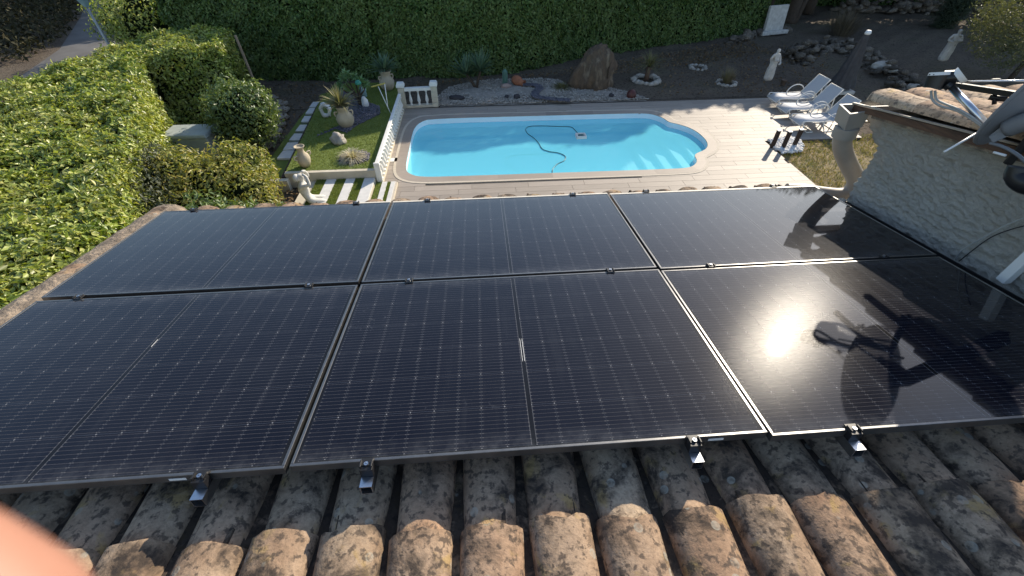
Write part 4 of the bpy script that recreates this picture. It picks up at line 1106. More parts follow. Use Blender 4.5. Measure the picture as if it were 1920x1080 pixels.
# ------------------------------------------------------------------ statues (skinned figures)
def statue(base, h, face, m, label, variant=0):
    t = thing('statue', label, 'statue', tuple(base)); ph = .20 * h if variant < 2 else 0
    s = (h - ph) / 1.66; R = Matrix.Rotation(face, 4, 'Z')
    def W(p): q = R @ Vector(p[:3]); return (base.x + q.x * s, base.y + q.y * s, base.z + ph + q.z * s) + tuple(r * s * 1.25 for r in p[3:])
    if variant == 0:      # draped woman, one arm raised to the shoulder, other bent to the hip
        nd = [(0, 0, .95, .165, .13), (0, .01, .70, .19, .16), (.02, .02, .38, .19, .17), (.03, .02, .03, .22, .19), (-.01, 0, 1.13, .125, .10), (-.02, -.01, 1.30, .165, .115), (-.02, -.01, 1.43, .07, .06), (-.02, -.02, 1.50, .058), (-.01, -.03, 1.60, .082, .09), (-.01, -.03, 1.69, .055),
              (-.20, 0, 1.38, .058), (-.36, -.03, 1.20, .045), (-.30, -.14, 1.42, .038), (-.22, -.14, 1.52, .038), (.17, 0, 1.38, .058), (.36, .02, 1.14, .045), (.27, -.16, .96, .040), (.15, -.20, .93, .04)]
        ed = [(0, 1), (1, 2), (2, 3), (0, 4), (4, 5), (5, 6), (6, 7), (7, 8), (8, 9), (5, 10), (10, 11), (11, 12), (12, 13), (5, 14), (14, 15), (15, 16), (16, 17)]
    elif variant == 1:    # cloaked figure, arms crossed in front
        nd = [(0, 0, .95, .19, .15), (0, .01, .65, .21, .17), (0, .02, .35, .20, .17), (0, .02, .03, .22, .2), (0, 0, 1.15, .16, .12), (0, 0, 1.32, .18, .12), (0, 0, 1.44, .07), (0, -.01, 1.50, .06), (0, -.02, 1.60, .10, .11), (0, -.01, 1.69, .08),
              (-.20, 0, 1.37, .065), (-.34, -.04, 1.14, .055), (-.10, -.22, 1.08, .045), (.20, 0, 1.37, .065), (.34, -.04, 1.12, .055), (.08, -.23, 1.18, .045)]
        ed = [(0, 1), (1, 2), (2, 3), (0, 4), (4, 5), (5, 6), (6, 7), (7, 8), (8, 9), (5, 10), (10, 11), (11, 12), (5, 13), (13, 14), (14, 15)]
    body = skin_mesh('figure', [W(p) for p in nd], ed, 3)
    # cut drapery folds into the robe
    n = len(body.vertices); co = np.zeros(n * 3, np.float32); body.vertices.foreach_get('co', co); co = co.reshape(-1, 3)
    rel = co - np.array([base.x, base.y, base.z + ph]); zz = rel[:, 2] / s; ang = np.arctan2(rel[:, 1], rel[:, 0])
    k_ = np.clip((1.2 - zz) / .5, 0, 1) * .030 * s
    d = np.sin(ang * 9 + 3 * np.sin(zz * 4)) * k_; rad = unit(rel * [1, 1, 0]); co = co + rad * d[:, None]
    body.vertices.foreach_set('co', co.astype(np.float32).ravel()); body.update()
    make('figure', body, m, t, True)
    MB().box((base.x, base.y, base.z + ph * .12), (.42 * s + .06, .38 * s + .06, ph * .24), R.to_3x3()).box((base.x, base.y, base.z + ph * .60), (.36 * s + .04, .33 * s + .04, ph * .72), R.to_3x3()).build('plinth', m, t, bevel=.008)
    # hair bun
    p = W((0, .06, 1.64)); make('hair', rock_mesh('hair', (.10 * s, .085 * s, .09 * s), 4, 2, .15), m, t, True); hb = t.children[-1]; hb.matrix_parent_inverse = Matrix.Identity(4); hb.location = Vector(p[:3]) - Vector(base) - Vector((0, 0, .05 * s))
    return t
b1 = S(1432, 168); statue(b1, height_at(b1, 1453, 100) * 1.12, .25, statue_grey_m, 'pale stone statue of a draped woman behind the loungers', 0)
bq = S(1755, 131); statue(bq, height_at(bq, 1810, 61) * 1.05, -.3, statue_grey_m, 'weathered statue of a cloaked figure beyond the tiled gable', 1)
# kneeling white nude, arms raised behind the head, below the lawn wall
kb = S(582, 388, .02); t = thing('kneeling_statue', 'white statue of a kneeling woman lifting her hair, by the steps', 'statue', tuple(kb))
KS = .74; FR = Matrix.Rotation(math.radians(20), 4, 'Z')
def K(p): q = FR @ Vector(p[:3]); return (kb.x + q.x * KS, kb.y + q.y * KS, kb.z + q.z * KS) + tuple(r * KS for r in p[3:])
nd = [(0, 0, .22, .165, .15), (.0, .01, .40, .125, .11), (.0, .0, .58, .155, .12), (.0, 0, .70, .12, .10), (.01, 0, .77, .052), (.03, 0, .88, .092, .10), (.03, 0, .97, .07),
      (.02, -.16, .68, .058), (.19, -.25, .74, .048), (.17, -.15, .93, .040), (.09, -.06, .97, .036), (.02, .16, .68, .058), (.20, .24, .76, .048), (.16, .14, .94, .040), (.09, .06, .98, .036),
      (.10, -.09, .18, .115), (.36, -.12, .14, .085), (.50, -.12, .06, .062), (.20, -.13, .05, .055), (-.02, -.13, .04, .045), (.10, .09, .18, .115), (.38, .12, .12, .085), (.52, .12, .06, .06), (.22, .13, .05, .055), (.0, .13, .04, .045)]
ed = [(0, 1), (1, 2), (2, 3), (3, 4), (4, 5), (5, 6), (3, 7), (7, 8), (8, 9), (9, 10), (3, 11), (11, 12), (12, 13), (13, 14), (0, 15), (15, 16), (16, 17), (17, 18), (18, 19), (0, 20), (20, 21), (21, 22), (22, 23), (23, 24)]
make('figure', skin_mesh('figure', [K(p) for p in nd], ed, 2), statue_m, t, True)
p = K((-.07, 0, .90)); make('hair', rock_mesh('hair', (.09 * KS, .11 * KS, .12 * KS), 9, 2, .15), statue_m, t, True); hb = t.children[-1]; hb.matrix_parent_inverse = Matrix.Identity(4); hb.location = Vector(p[:3]) - Vector(kb) - Vector((0, 0, .09 * KS))
MB().box((kb.x + .1, kb.y + .03, kb.z - .06), (.62, .40, .14)).build('plinth', statue_m, t, bevel=.01)

# ------------------------------------------------------------------ gravel garden behind the pool
gpoly = [(-1.22, 12.60), (-1.25, 13.5), (-.95, 14.1), (-.4, 14.5), (.4, 14.78), (1.2, 14.72), (2.0, 14.75), (2.6, 14.55), (2.75, 14.1), (4.0, 13.75), (4.6, 13.2), (5.0, 12.60)]
struct('gravel_bed', soil_sheet('gravel_bed', gpoly, .0, .05, .08), gravel_m, 'bed of pale gravel along the far edge of the pool deck', smooth=True)
chips('gravel', gpoly, .045, 9000, .026, gravel_m, 'pale gravel stones of the bed behind the pool', .6)
stream = catmull([S(980, 161, .06), S(1003, 162, .06), S(1012, 168, .06), S(1004, 176, .06), S(1006, 184, .06), S(1030, 188, .06), S(1068, 191, .06)], 6)
mb = MB(); vs = []; fs = []
for i, p in enumerate(stream):
    d = (stream[min(i + 1, len(stream) - 1)] - stream[max(i - 1, 0)]); d.z = 0; d.normalize(); s_ = Vector((-d.y, d.x, 0)) * .11; vs += [tuple(p + s_ + Vector((0, 0, .05))), tuple(p - s_ + Vector((0, 0, .05)))]
fs = [(2 * i, 2 * i + 1, 2 * i + 3, 2 * i + 2) for i in range(len(stream) - 1)]
spoly = [v[:2] for v in vs[0::2]] + [v[:2] for v in vs[1::2]][::-1]
chips('slate_stream', spoly, .10, 1100, .034, slate_m, 'winding dry stream of dark slate chips through the gravel')
# big rock
rb = S(1108, 164); t = rock('standing_rock', 'huge brown weathered rock standing in the gravel by the hedge', rb, (.58, .42, .62), 21, rock_m, sub=4, rough=.32, freq=1.5)
me = t.data; n = len(me.vertices); co = np.zeros(n * 3, np.float32); me.vertices.foreach_get('co', co); co = co.reshape(-1, 3)
hh = co[:, 2] / co[:, 2].max(); co[:, 0] = co[:, 0] * (1.22 - .62 * np.clip(hh, 0, 1) ** 1.3) + .34 * np.clip(hh - .3, 0, 1); co[:, 2] = np.where(hh > .72, co[:, 2].max() * (.72 + (hh - .72) * .55), co[:, 2]); co[:, 2] *= height_at(rb, 1118, 84) / co[:, 2].max()
for i in range(n): co[i] += (.10 * mnoise.noise(Vector(co[i] * np.array([4, 4, 1.3]))) + .06 * (1 - 2 * abs(mnoise.noise(Vector(co[i] * np.array([9, 9, 2.2])))))) * np.array([1, 1, .35])
me.vertices.foreach_set('co', co.astype(np.float32).ravel()); me.update()
def spiky(name, label, base, stems, n, L, w, m, cat='plant'):
    t = thing(name, label, cat, tuple(base))
    for dx, dy, h in stems:
        tip = base + Vector((dx, dy, h)); MB().tube([base, base + Vector((dx * .4, dy * .4, h * .5)), tip], [.045, .04, .035], 7).build('stem', bark_m, t, True)
        rosette('leaf_crown', t, tip, n, L, w, m, bend=.12)
    return t
yb = S(893, 168); spiky('yucca', 'dark spiky yucca with two heads in the gravel behind the pool', yb, [(-.28, .1, .42), (.16, .1, .52)], 120, .66, .042, yucca_m)
cb = S(947, 163); t = thing('cactus', 'slim blue-green column cactus standing in the gravel', 'cactus', tuple(cb))
cac_m = M('cactus_skin', (.10, .20, .16), (.07, .15, .12), 12, .6, bump=.4, bscale=50)
V = []; F = []
for j in range(9):
    for i in range(16): r_ = (.075 + (.012 if i % 2 else -.012)) * (1 if j < 8 else .35); V.append((cb.x + r_ * math.cos(i * math.pi / 8), cb.y + r_ * math.sin(i * math.pi / 8), cb.z + .52 * j / 8))
for j in range(8):
    for i in range(16): F.append((j * 16 + i, j * 16 + (i + 1) % 16, (j + 1) * 16 + (i + 1) % 16, (j + 1) * 16 + i))
F.append(tuple(128 + i for i in range(16)))
MB().add(V, F).build('column', cac_m, t, True, angle=40)
rock('pink_stone', 'pinkish stone at the foot of the column cactus', S(949, 165, .04), (.16, .12, .10), 31, M('pink_stone', (.38, .28, .24), (.27, .2, .17), 6, .9, bump=.5), rough=.3)
tb = S(971, 160, .06); t = thing('tipped_pot', 'red terracotta pot lying on its side in the gravel', 'pot', tuple(tb))
Rm = Matrix.Rotation(math.radians(105), 4, (Vector((.6, 1, 0)).normalized()))
mb = MB().lathe([(r * .42, z * .42) for r, z in [(.16, 0), (.28, .12), (.36, .38), (.32, .62), (.22, .78), (.24, .9), (.28, 1.0), (.24, 1.0), (.18, .85)]], (0, 0, -.2), 18)
mb.v = [tuple(tb + Vector((0, 0, .13)) + (Rm @ Vector(p))) for p in mb.v]; mb.build('body', terra_m, t, True, angle=60)
t = rock('dark_red_pot', 'dark red round pot lying at the right end of the gravel', S(1183, 182, .05), (.14, .13, .17), 33, M('dark_red_glaze', (.10, .028, .022), (.06, .02, .018), 8, .4), 'pot', rough=.08)
for i, (x, y, s_, lab) in enumerate([(950, 183, .07, 'small black stone in the gravel, left of two'), (969, 184, .10, 'small dark bushy cactus ball in the gravel'), (1146, 181, .08, 'small dark stone in the gravel left of the dark red pot'), (856, 185, .15, 'flat bluish driftwood piece in the gravel by the yucca')]):
    rock('dark_stone', lab, S(x, y, .05), (s_ * (1.6 if i == 3 else 1), s_, s_ * (.5 if i == 3 else .9)), 60 + i, M('dark_stone_%s' % 'abcd'[i], (.05, .045, .05), (.03, .03, .035), 8, .8, bump=.5), 'stone', sub=2)
g_ = S(1053, 166, .03); t = thing('grass_tuft', 'dull green grass tuft at the left foot of the big rock', 'plant', tuple(g_))
def tuft(parent, g, n, L, m, w=.009, spread=.12, bend=.6, e_=1.1):
    roots, dirs, Ls = [], [], []
    for k in range(n):
        a = random.uniform(0, 6.283); e = random.random() ** .7 * e_
        roots.append(g + Vector((math.cos(a), math.sin(a), 0)) * random.uniform(0, spread)); dirs.append((math.cos(a) * math.sin(e), math.sin(a) * math.sin(e), math.cos(e))); Ls.append(L * random.uniform(.6, 1.1))
    make('grass_blades', blade_mesh('grass_blades', roots, dirs, Ls, w, bend, 4), m, parent)
dull_m = leafmat('dull_grass', [(.11, .125, .05), (.17, .17, .075), (.24, .21, .12)], .2, .7, .1)
tuft(t, g_, 260, .46, dull_m)
def stone_ring(c, r, n, s_, label, seed):
    t = thing('stone_ring', label, 'stone ring', tuple(c))
    for k in range(n):
        a = 2 * math.pi * k / n; q = c + Vector((math.cos(a) * r * random.uniform(.93, 1.07), math.sin(a) * r * random.uniform(.93, 1.07), 0)); z = s_ * random.uniform(.75, 1.2)
        make('stone', rock_mesh('stone', (z, z * .8, z * .75), seed + k, 1, .3), limestone_m, t, loc=tuple(q - c))
    return t
c1 = S(1211, 152); stone_ring(c1, .40, 17, .12, 'ring of white stones round the small palm', 100)
c2 = S(1308, 128); stone_ring(c2, .27, 13, .085, 'small empty ring of white stones in the dark soil', 140)
c3 = S(1361, 158); stone_ring(c3, .27, 13, .085, 'small ring of white stones round the twiggy shrub', 180)
t = thing('small_palm', 'small palm with arching fronds inside the white stone ring', 'palm', tuple(c1))
MB().tube([c1, c1 + Vector((.02, .02, .42))], [.09, .06], 9).build('trunk', M('palm_fibre', (.16, .095, .065), (.10, .06, .045), 12, .95, bump=.8), t, True)
rosette('fronds', t, c1 + Vector((.02, .02, .42)), 120, .85, .014, dull_m, bend=.9)
t = thing('twiggy_shrub', 'round twiggy brown shrub in a small stone ring', 'shrub', tuple(c3))
tuft(t, c3, 330, .55, leafmat('twig', [(.22, .165, .115), (.30, .235, .165), (.17, .17, .09)], .1, .8, .1), .008, .08, .1, .75)

# ------------------------------------------------------------------ loungers
def lounger(loc, rz, label):
    t = thing('sun_lounger', label, 'sun lounger', loc, 'sun loungers on the deck', (0, 0, rz))
    # local x: 0 = foot end, + towards the raised back
    W = .30; tr = .014
    def tb(name, paths):
        mb = MB()
        for p in paths: mb.tube(p, tr, 6)
        return mb.build(name, white_m, t, True, loc=(0, 0, 0))
    sag = lambda x: .34 - .03 * math.sin(math.pi * (x - .05) / 1.15)
    V = []; F = []; n = 9
    for k in range(n + 1):
        x = .0 + 1.16 * k / n; z = sag(x) if k else .24
        V += [(x - (.05 if k == 0 else 0), -W + .015, z), (x - (.05 if k == 0 else 0), W - .015, z)]
    F = [(2 * k, 2 * k + 2, 2 * k + 3, 2 * k + 1) for k in range(n)]
    o = MB().add(V, F).build('seat_sling', sling_m, t, loc=(0, 0, 0), smooth=True); o.modifiers.new('t', 'SOLIDIFY').thickness = .006
    a = math.radians(55); bx, bz = 1.10, .34; L = .66
    o = MB().add([(bx, -W + .02, bz), (bx, W - .02, bz), (bx + L * math.cos(a), W - .02, bz + L * math.sin(a)), (bx + L * math.cos(a), -W + .02, bz + L * math.sin(a))], [(0, 3, 2, 1)]).build('back_sling', sling_m, t, loc=(0, 0, 0)); o.modifiers.new('t', 'SOLIDIFY').thickness = .006
    tb('seat_frame', [[(-.05, s * W, .22), (0, s * W, .34), (.3, s * W, .325), (.6, s * W, .31), (1.16, s * W, .34)] for s in (-1, 1)] + [[(-.05, -W, .22), (-.05, W, .22)], [(1.16, -W, .34), (1.16, W, .34)]])
    tb('back_frame', [[(bx, s * W, bz), (bx + L * math.cos(a), s * W, bz + L * math.sin(a))] for s in (-1, 1)] + [[(bx + L * math.cos(a), -W, bz + L * math.sin(a)), (bx + L * math.cos(a), W, bz + L * math.sin(a))], [(bx + .25, -W + .05, bz + .35), (bx + .34, -W + .05, .02)], [(bx + .25, W - .05, bz + .35), (bx + .34, W - .05, .02)]])
    for s in (-1, 1):
        tb('leg', [[(.0, s * W, .33), (.05, s * (W + .02), .15), (.22, s * (W + .02), .014), (.42, s * (W + .02), .014)]])
        tb('leg', [[(.62, s * W, .31), (.78, s * (W + .02), .014), (1.12, s * (W + .02), .014), (1.3, s * W, .33)]])
        pts = [(.62 + .30 * (1 - math.cos(q)), s * (W + .04), .30 + .26 * math.sin(q) - .10 * (q > math.pi) * math.sin(q - math.pi)) for q in np.linspace(-.6, math.pi + .6, 16)]
        mb = MB().tube(pts, .016, 7); mb.build('armrest', white_m, t, True, loc=(0, 0, 0))
    MB().bar((.42, -W, .014), (.42, W, .014), .02, .02).bar((1.12, -W, .014), (1.12, W, .014), .02, .02).build('cross_bar', white_m, t, loc=(0, 0, 0))
    return t
lo = [(S(1447, 179, .28), 'white sun lounger farthest from the roof, beside the statue'), (S(1465, 198, .28), 'white sun lounger in the middle of the three on the deck'), (S(1490, 220, .28), 'white sun lounger nearest the roof, half behind the gutter outlet')]
l0 = lounger((lo[0][0].x + .06, lo[0][0].y - .05, .0), math.radians(1), lo[0][1]); l0.scale = (.85, .85, .85)
for p, lab in lo[1:]: copy_tree(l0, (p.x + .06, p.y - .05, 0), lab)
# closed grey parasol
ub = S(1572, 172); hU = height_at(ub, 1622, 56); t = thing('parasol', 'closed dark grey parasol standing behind the loungers', 'parasol', tuple(ub))
V = []; F = []; seg = 26
for j in range(13):
    q = j / 12; zz = hU * (.10 + .84 * q); rad = (.30 - .24 * q) * (1 + .04 * math.sin(q * 20))
    for i in range(seg): a = 2 * math.pi * i / seg; r_ = rad * (1 + .20 * math.cos(a * 8 + q * 2)); V.append((ub.x + r_ * math.cos(a), ub.y + r_ * math.sin(a), zz))
for j in range(12):
    for i in range(seg): F.append((j * seg + i, j * seg + (i + 1) % seg, (j + 1) * seg + (i + 1) % seg, (j + 1) * seg + i))
F.append(tuple(12 * seg + i for i in range(seg)))
MB().add(V, F).build('canopy', cloth_m, t, True)
MB().lathe([(.035, 0), (.035, hU * .98)], ub, 8).build('pole', alu_m, t)
MB().lathe([(.075, hU * .94), (.085, hU * .96), (.06, hU)], ub, 12).build('cap', capw_m, t, True)
MB().box((ub.x, ub.y, .05), (.6, .6, .1)).build('base', statue_grey_m, t, bevel=.02)
pb_ = S(1467, 160); pot('small_pot', 'small dark clay pot near the statue and loungers', pb_, .17, [(.35, 0), (.42, .2), (.5, .8), (.56, .85), (.56, 1.0)], M('dark_clay', (.16, .11, .08), (.1, .07, .05), 8, .9), None)
# three dark posts with white pebbles at the deck edge
wpoly = P3([(1440, 263), (1452, 280), (1466, 288), (1500, 286), (1506, 277), (1497, 263), (1478, 259)], 0)
chips('white_pebbles', wpoly, .01, 520, .05, whitestone_m, 'heap of white pebbles round the three dark posts', .7)
for (x, y, dx, lab) in ((1447, 277, 10, 'dark timber post at the deck edge, left of three'), (1467, 279, 11, 'dark timber post in the middle of the white pebbles'), (1488, 275, 8, 'dark timber post on the right of the white pebbles')):
    p = S(x, y); t = thing('timber_post', lab, 'post', tuple(p), 'dark posts in the white pebbles')
    h = .42; MB().box((p.x, p.y, h / 2), (.075, .075, h)).build('post', rust_m, t, bevel=.005)
    MB().box((p.x, p.y, h + .008), (.085, .085, .016)).build('cap', capw_m, t, bevel=.004)
struct('dry_lawn', soil_sheet('dry_lawn', [(7.03, 4.0), (12.2, 4.0), (12.2, 9.5), (9.6, 9.66), (7.03, 9.66)], -.05, .02, .14), dryground_m, 'patch of dry yellowed lawn right of the pool deck', smooth=True)
q = in_poly([(7.06, 4.8), (11.6, 4.8), (12.2, 9.9), (9.66, 9.9), (9.5, 9.62), (7.06, 9.62)], 22000)
q = q[(wob(q[:, 0], q[:, 1], 1.6) + rng.normal(0, .35, len(q))) > -.55]
o = make('dry_grass', leaf_mesh('dry_grass', np.column_stack([q, np.full(len(q), -.035)]), np.tile([[.7, -.5, .25]], (len(q), 1)), .075, .012, .9, -2.2), drygrass_m); o['kind'] = 'stuff'; o['label'] = 'dry yellow and green grass beside the deck'

# ------------------------------------------------------------------ rubble walls and the right-hand garden
def rubble(name, label, path, n, size, hgt, width):
    pts = [S(x, y) for x, y in path]; t = thing(name, label, 'stone wall', tuple(pts[0]))
    L = [0]
    for a, b in zip(pts[:-1], pts[1:]): L.append(L[-1] + (b - a).length)
    for k in range(n):
        s_ = random.uniform(0, L[-1]); i = max(j for j in range(len(L) - 1) if L[j] <= s_); q = pts[i].lerp(pts[i + 1], (s_ - L[i]) / max(L[i + 1] - L[i], 1e-6))
        d = (pts[i + 1] - pts[i]).normalized(); sd = Vector((-d.y, d.x, 0)); off_ = random.uniform(-width, width); z = max(0, hgt * random.random() * (1 - abs(off_) / width * .8))
        c = size * random.choice((.5, .7, .9, 1.0, 1.3))
        o = make('stone', STONES[k % len(STONES)], None, t, loc=tuple(q + sd * off_ + Vector((0, 0, z - .04)) - pts[0])); o.scale = (c, c * random.uniform(.7, 1), c * random.uniform(.5, .9)); o.rotation_euler = (random.uniform(-.3, .3), random.uniform(-.3, .3), random.uniform(0, 6.28))
    return t
STONES = [rock_mesh('stone', (1, 1, 1), 300 + k, 1, .6) for k in range(7)]
for s_ in STONES: s_.materials.append(stone_m)
rubble('rubble_wall', 'low tumbled stone wall running down behind the closed parasol', [(1475, 118), (1520, 92), (1575, 88), (1622, 112), (1660, 142), (1700, 170), (1740, 185)], 280, .13, .40, .62)
rubble('dry_stone_wall', 'dry stone wall along the far end of the garden under the trees', [(1560, 22), (1640, 24), (1760, 26), (1880, 24), (1960, 20)], 240, .20, .70, .20)
rubble('stone_edging', 'line of pale stones at the foot of the tall hedge', [(1362, 85), (1400, 72), (1440, 62), (1470, 58)], 60, .17, .24, .22)
for i, (x, y, s_, lab) in enumerate([(1650, 127, .30, 'white flat stone on top of the tumbled wall'), (1668, 134, .22, 'pale round stone below the white flat stone'), (1712, 166, .20, 'pale stone at the lower end of the tumbled wall')]):
    rock('pale_stone', lab, S(x, y, .15), (s_, s_ * .7, s_ * .5), 400 + i, limestone_m, 'stone')
# leaning stone slab
sb = S(1447, 64); hs = height_at(sb, 1462, 10); t = thing('stone_slab', 'upright pale weathered stone slab leaning at the end of the hedge', 'slab', tuple(sb))
Rl = (Matrix.Rotation(.25, 4, 'Z') @ Matrix.Rotation(-.12, 4, 'X')).to_3x3()
MB().box((sb.x, sb.y + .1, hs / 2), (.95, .14, hs), Rl).build('slab', statue_grey_m, t, bevel=.03)
MB().box((sb.x - .05, sb.y, .07), (1.35, .5, .15), Rl).build('foot', statue_grey_m, t, bevel=.03)

# ------------------------------------------------------------------ trees and shrubs
def crown_points(centers, n, rough=.25):
    """points on and inside lumpy ellipsoids: (x, y, z, rx, ry, rz)"""
    P = []; N = []; w = np.array([c[3] * c[4] + c[4] * c[5] + c[3] * c[5] for c in centers]); w = w / w.sum()
    for c, f in zip(centers, w):
        m_ = int(n * f); d = unit(rng.normal(0, 1, (m_, 3))); r_ = np.clip(1 - np.abs(rng.normal(0, .22, (m_, 1))), .25, 1.05)
        bump_ = 1 + rough * (wob(d[:, 0] * 3 + c[0], d[:, 1] * 3 + d[:, 2] * 2, 1.4, c[1]))[:, None]
        P.append(np.array(c[:3]) + d * r_ * bump_ * np.array(c[3:6])); N.append(d / np.array(c[3:6]))
    return np.vstack(P), unit(np.vstack(N))
def tree(name, label, base, trunk, crown, n, leaf, m, cat='tree', group=None, limbs=6, tr=.12, spread=.8, rough=.3, core=0.0):
    t = thing(name, label, cat, tuple(base), group)
    top = Vector(trunk[-1]); mb = MB()
    path = catmull([base] + [Vector(p) for p in trunk], 4); mb.tube(path, [tr * (1.25 - .8 * i / (len(path) - 1)) for i in range(len(path))], 9)
    for k in range(limbs):
        c = crown[k % len(crown)]; q = path[int(len(path) * random.uniform(.45, .95))]; e = Vector(c[:3]) + Vector((random.uniform(-.6, .6) * c[3], random.uniform(-.6, .6) * c[4], random.uniform(-.3, .6) * c[5]))
        mb.tube(catmull([q, q.lerp(e, .5) + Vector((0, 0, .1)), e], 4), [tr * .45 * (1 - .8 * i / 8) for i in range(9)], 6)
    mb.build('trunk', bark_m, t, True)
    P, N = crown_points(crown, n, rough); P[:, 2] = np.maximum(P[:, 2], base.z + .05)
    make('crown', leaf_mesh('crown', P, N, leaf[0], leaf[1], spread, .35), m, t)
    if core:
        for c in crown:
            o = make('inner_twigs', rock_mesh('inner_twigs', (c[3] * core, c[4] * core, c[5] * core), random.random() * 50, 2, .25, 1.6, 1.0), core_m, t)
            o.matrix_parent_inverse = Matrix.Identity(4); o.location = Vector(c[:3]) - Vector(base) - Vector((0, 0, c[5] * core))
    return t
rbp = Vector((-5.5, 10.35, 0))
tree('round_bush', 'rounded glossy green bush in front of the clipped hedge end', rbp, [rbp + Vector((0, 0, .7))], [(-5.5, 10.3, .78, .80, .75, .80), (-5.25, 10.15, .95, .62, .6, .6), (-5.75, 10.5, .6, .6, .6, .6)], 9000, (.085, .036), round_m, 'bush', tr=.05, core=.72, spread=.75)
pb0 = S(410, 345, .6)
ph = [(-4.75, 6.95, .72, .62, .6, .66), (-4.15, 6.85, .62, .5, .55, .62), (-5.25, 7.15, .75, .6, .6, .70), (-4.45, 7.45, .80, .62, .6, .60), (-5.05, 6.5, .55, .55, .5, .6), (-4.25, 6.4, .4, .5, .5, .5)]
pbs = Vector((-4.7, 6.9, 0))
tree('amber_bush', 'amber tipped photinia bush just beyond the tiled eave', pbs, [pbs + Vector((0, 0, .6))], ph, 17000, (.085, .030), photinia_m, 'bush', tr=.05, core=.70, spread=.8)
gb = Vector((-5.55, 6.55, 0))
tree('grey_bush', 'grey green bush between the clipped hedge and the amber bush', gb, [gb + Vector((0, 0, .7))], [(-5.6, 6.7, .85, .55, .6, .65), (-5.35, 6.15, .75, .5, .5, .6), (-5.8, 7.3, .9, .45, .5, .55)], 7500, (.075, .026), grey_m, 'bush', tr=.05, core=.7, spread=.85)
lb = Vector((-3.75, 5.0, 0))
tree('eave_bush', 'low dark green bush tucked under the left corner of the eave', lb, [lb + Vector((0, 0, .5))], [(-3.9, 5.3, .85, .55, .6, .7), (-3.6, 5.75, .6, .6, .5, .55), (-3.95, 4.5, 1.0, .5, .6, .65)], 6500, (.085, .035), round_m, 'bush', tr=.04, core=.7, spread=.85)

def hedge_leaves(name, poly, ztop, n_top, n_side, leaf, m, parent, amp=.07, sides=None, spread=.6):
    P = []; N = []
    q = in_poly(poly, n_top); ed = edge_dist(poly, q[:, 0], q[:, 1])
    zt = ztop(q[:, 0], q[:, 1]) if callable(ztop) else np.full(len(q), ztop)
    z = zt + amp * wob(q[:, 0], q[:, 1], 1.3) + .6 * amp * wob(q[:, 0], q[:, 1], 3.9, 1.1) - .16 * np.clip(1 - ed / .22, 0, 1) ** 2 - np.abs(rng.normal(0, .045, len(q)))
    P.append(np.column_stack([q, z])); N.append(np.tile([[.0, -.05, 1.0]], (len(q), 1)))
    n = len(poly); ids = range(n) if sides is None else sides
    Ls = [math.dist(poly[i][:2], poly[(i + 1) % n][:2]) for i in ids]
    for i, L in zip(ids, Ls):
        a = np.array(poly[i][:2]); b = np.array(poly[(i + 1) % n][:2]); k = int(n_side * L / sum(Ls)); s_ = rng.uniform(0, 1, (k, 1))
        d = (b - a) / L; nr = np.array([d[1], -d[0]])
        xy = a + (b - a) * s_; zt = (ztop(xy[:, 0], xy[:, 1]) if callable(ztop) else np.full(k, ztop)); zz = rng.uniform(0.0, 1.0, k) * zt
        off_ = amp * wob(xy[:, 0] * 1.0 + xy[:, 1], zz, 1.6) + .6 * amp * wob(xy[:, 0] + xy[:, 1], zz, 4.3, 2) - np.abs(rng.normal(0, .05, k)) - .14 * np.clip(1 - (zt - zz) / .2, 0, 1) ** 2
        P.append(np.column_stack([xy + nr * off_[:, None], zz])); N.append(np.tile([[nr[0], nr[1], .35]], (k, 1)))
    return make(name, leaf_mesh(name, np.vstack(P), np.vstack(N), leaf[0], leaf[1], spread, .5, var=.5), m, parent)
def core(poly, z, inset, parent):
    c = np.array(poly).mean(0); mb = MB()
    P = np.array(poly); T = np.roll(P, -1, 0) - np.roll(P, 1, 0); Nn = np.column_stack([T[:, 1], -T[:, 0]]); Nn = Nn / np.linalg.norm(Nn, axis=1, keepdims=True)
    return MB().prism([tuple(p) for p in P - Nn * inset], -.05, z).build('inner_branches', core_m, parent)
# clipped hedge on the left: long arm towards the house and a short arm turning right at its far end
hp_ = [(-10.4, 2.0), (-4.75, 1.9), (-4.55, 3.3), (-4.75, 4.6), (-5.35, 6.2), (-6.1, 8.2), (-7.3, 10.3), (-8.0, 11.75), (-6.40, 12.35), (-6.75, 13.9), (-9.2, 14.15), (-9.95, 13.3), (-10.2, 9.0)]
hz = lambda x, y: 1.70 + .12 * np.sin(x * .8 + y * .5) + .10 * np.clip((5 - y) / 3, 0, 1)
t = thing('clipped_hedge', 'wide sunlit clipped laurel hedge left of the roof', 'hedge', (-7.5, 8, 0))
hedge_leaves('leaves', hp_, hz, 76000, 32000, (.085, .040), hedge_lit_m, t, .13, sides=[1, 2, 3, 4, 5, 6, 7, 8, 9], spread=.62)
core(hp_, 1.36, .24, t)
wp = S(474, 148); wt_ = wp + Vector((0, 0, 1.55)); t = thing('wooden_post', 'thin pale wooden post leaning against the end of the clipped hedge', 'post', tuple(wp))
a_, b_ = Vector((-6.30, 12.5, .2)), Vector((-6.55, 13.95, 1.62))
MB().bar(SY(474, 146, 13.0), SY(441, 66, 13.3), .05, .05, (0, 1, 0)).build('post', M('pale_wood', (.34, .26, .18), (.26, .19, .13), 9, .85), t, bevel=.004)
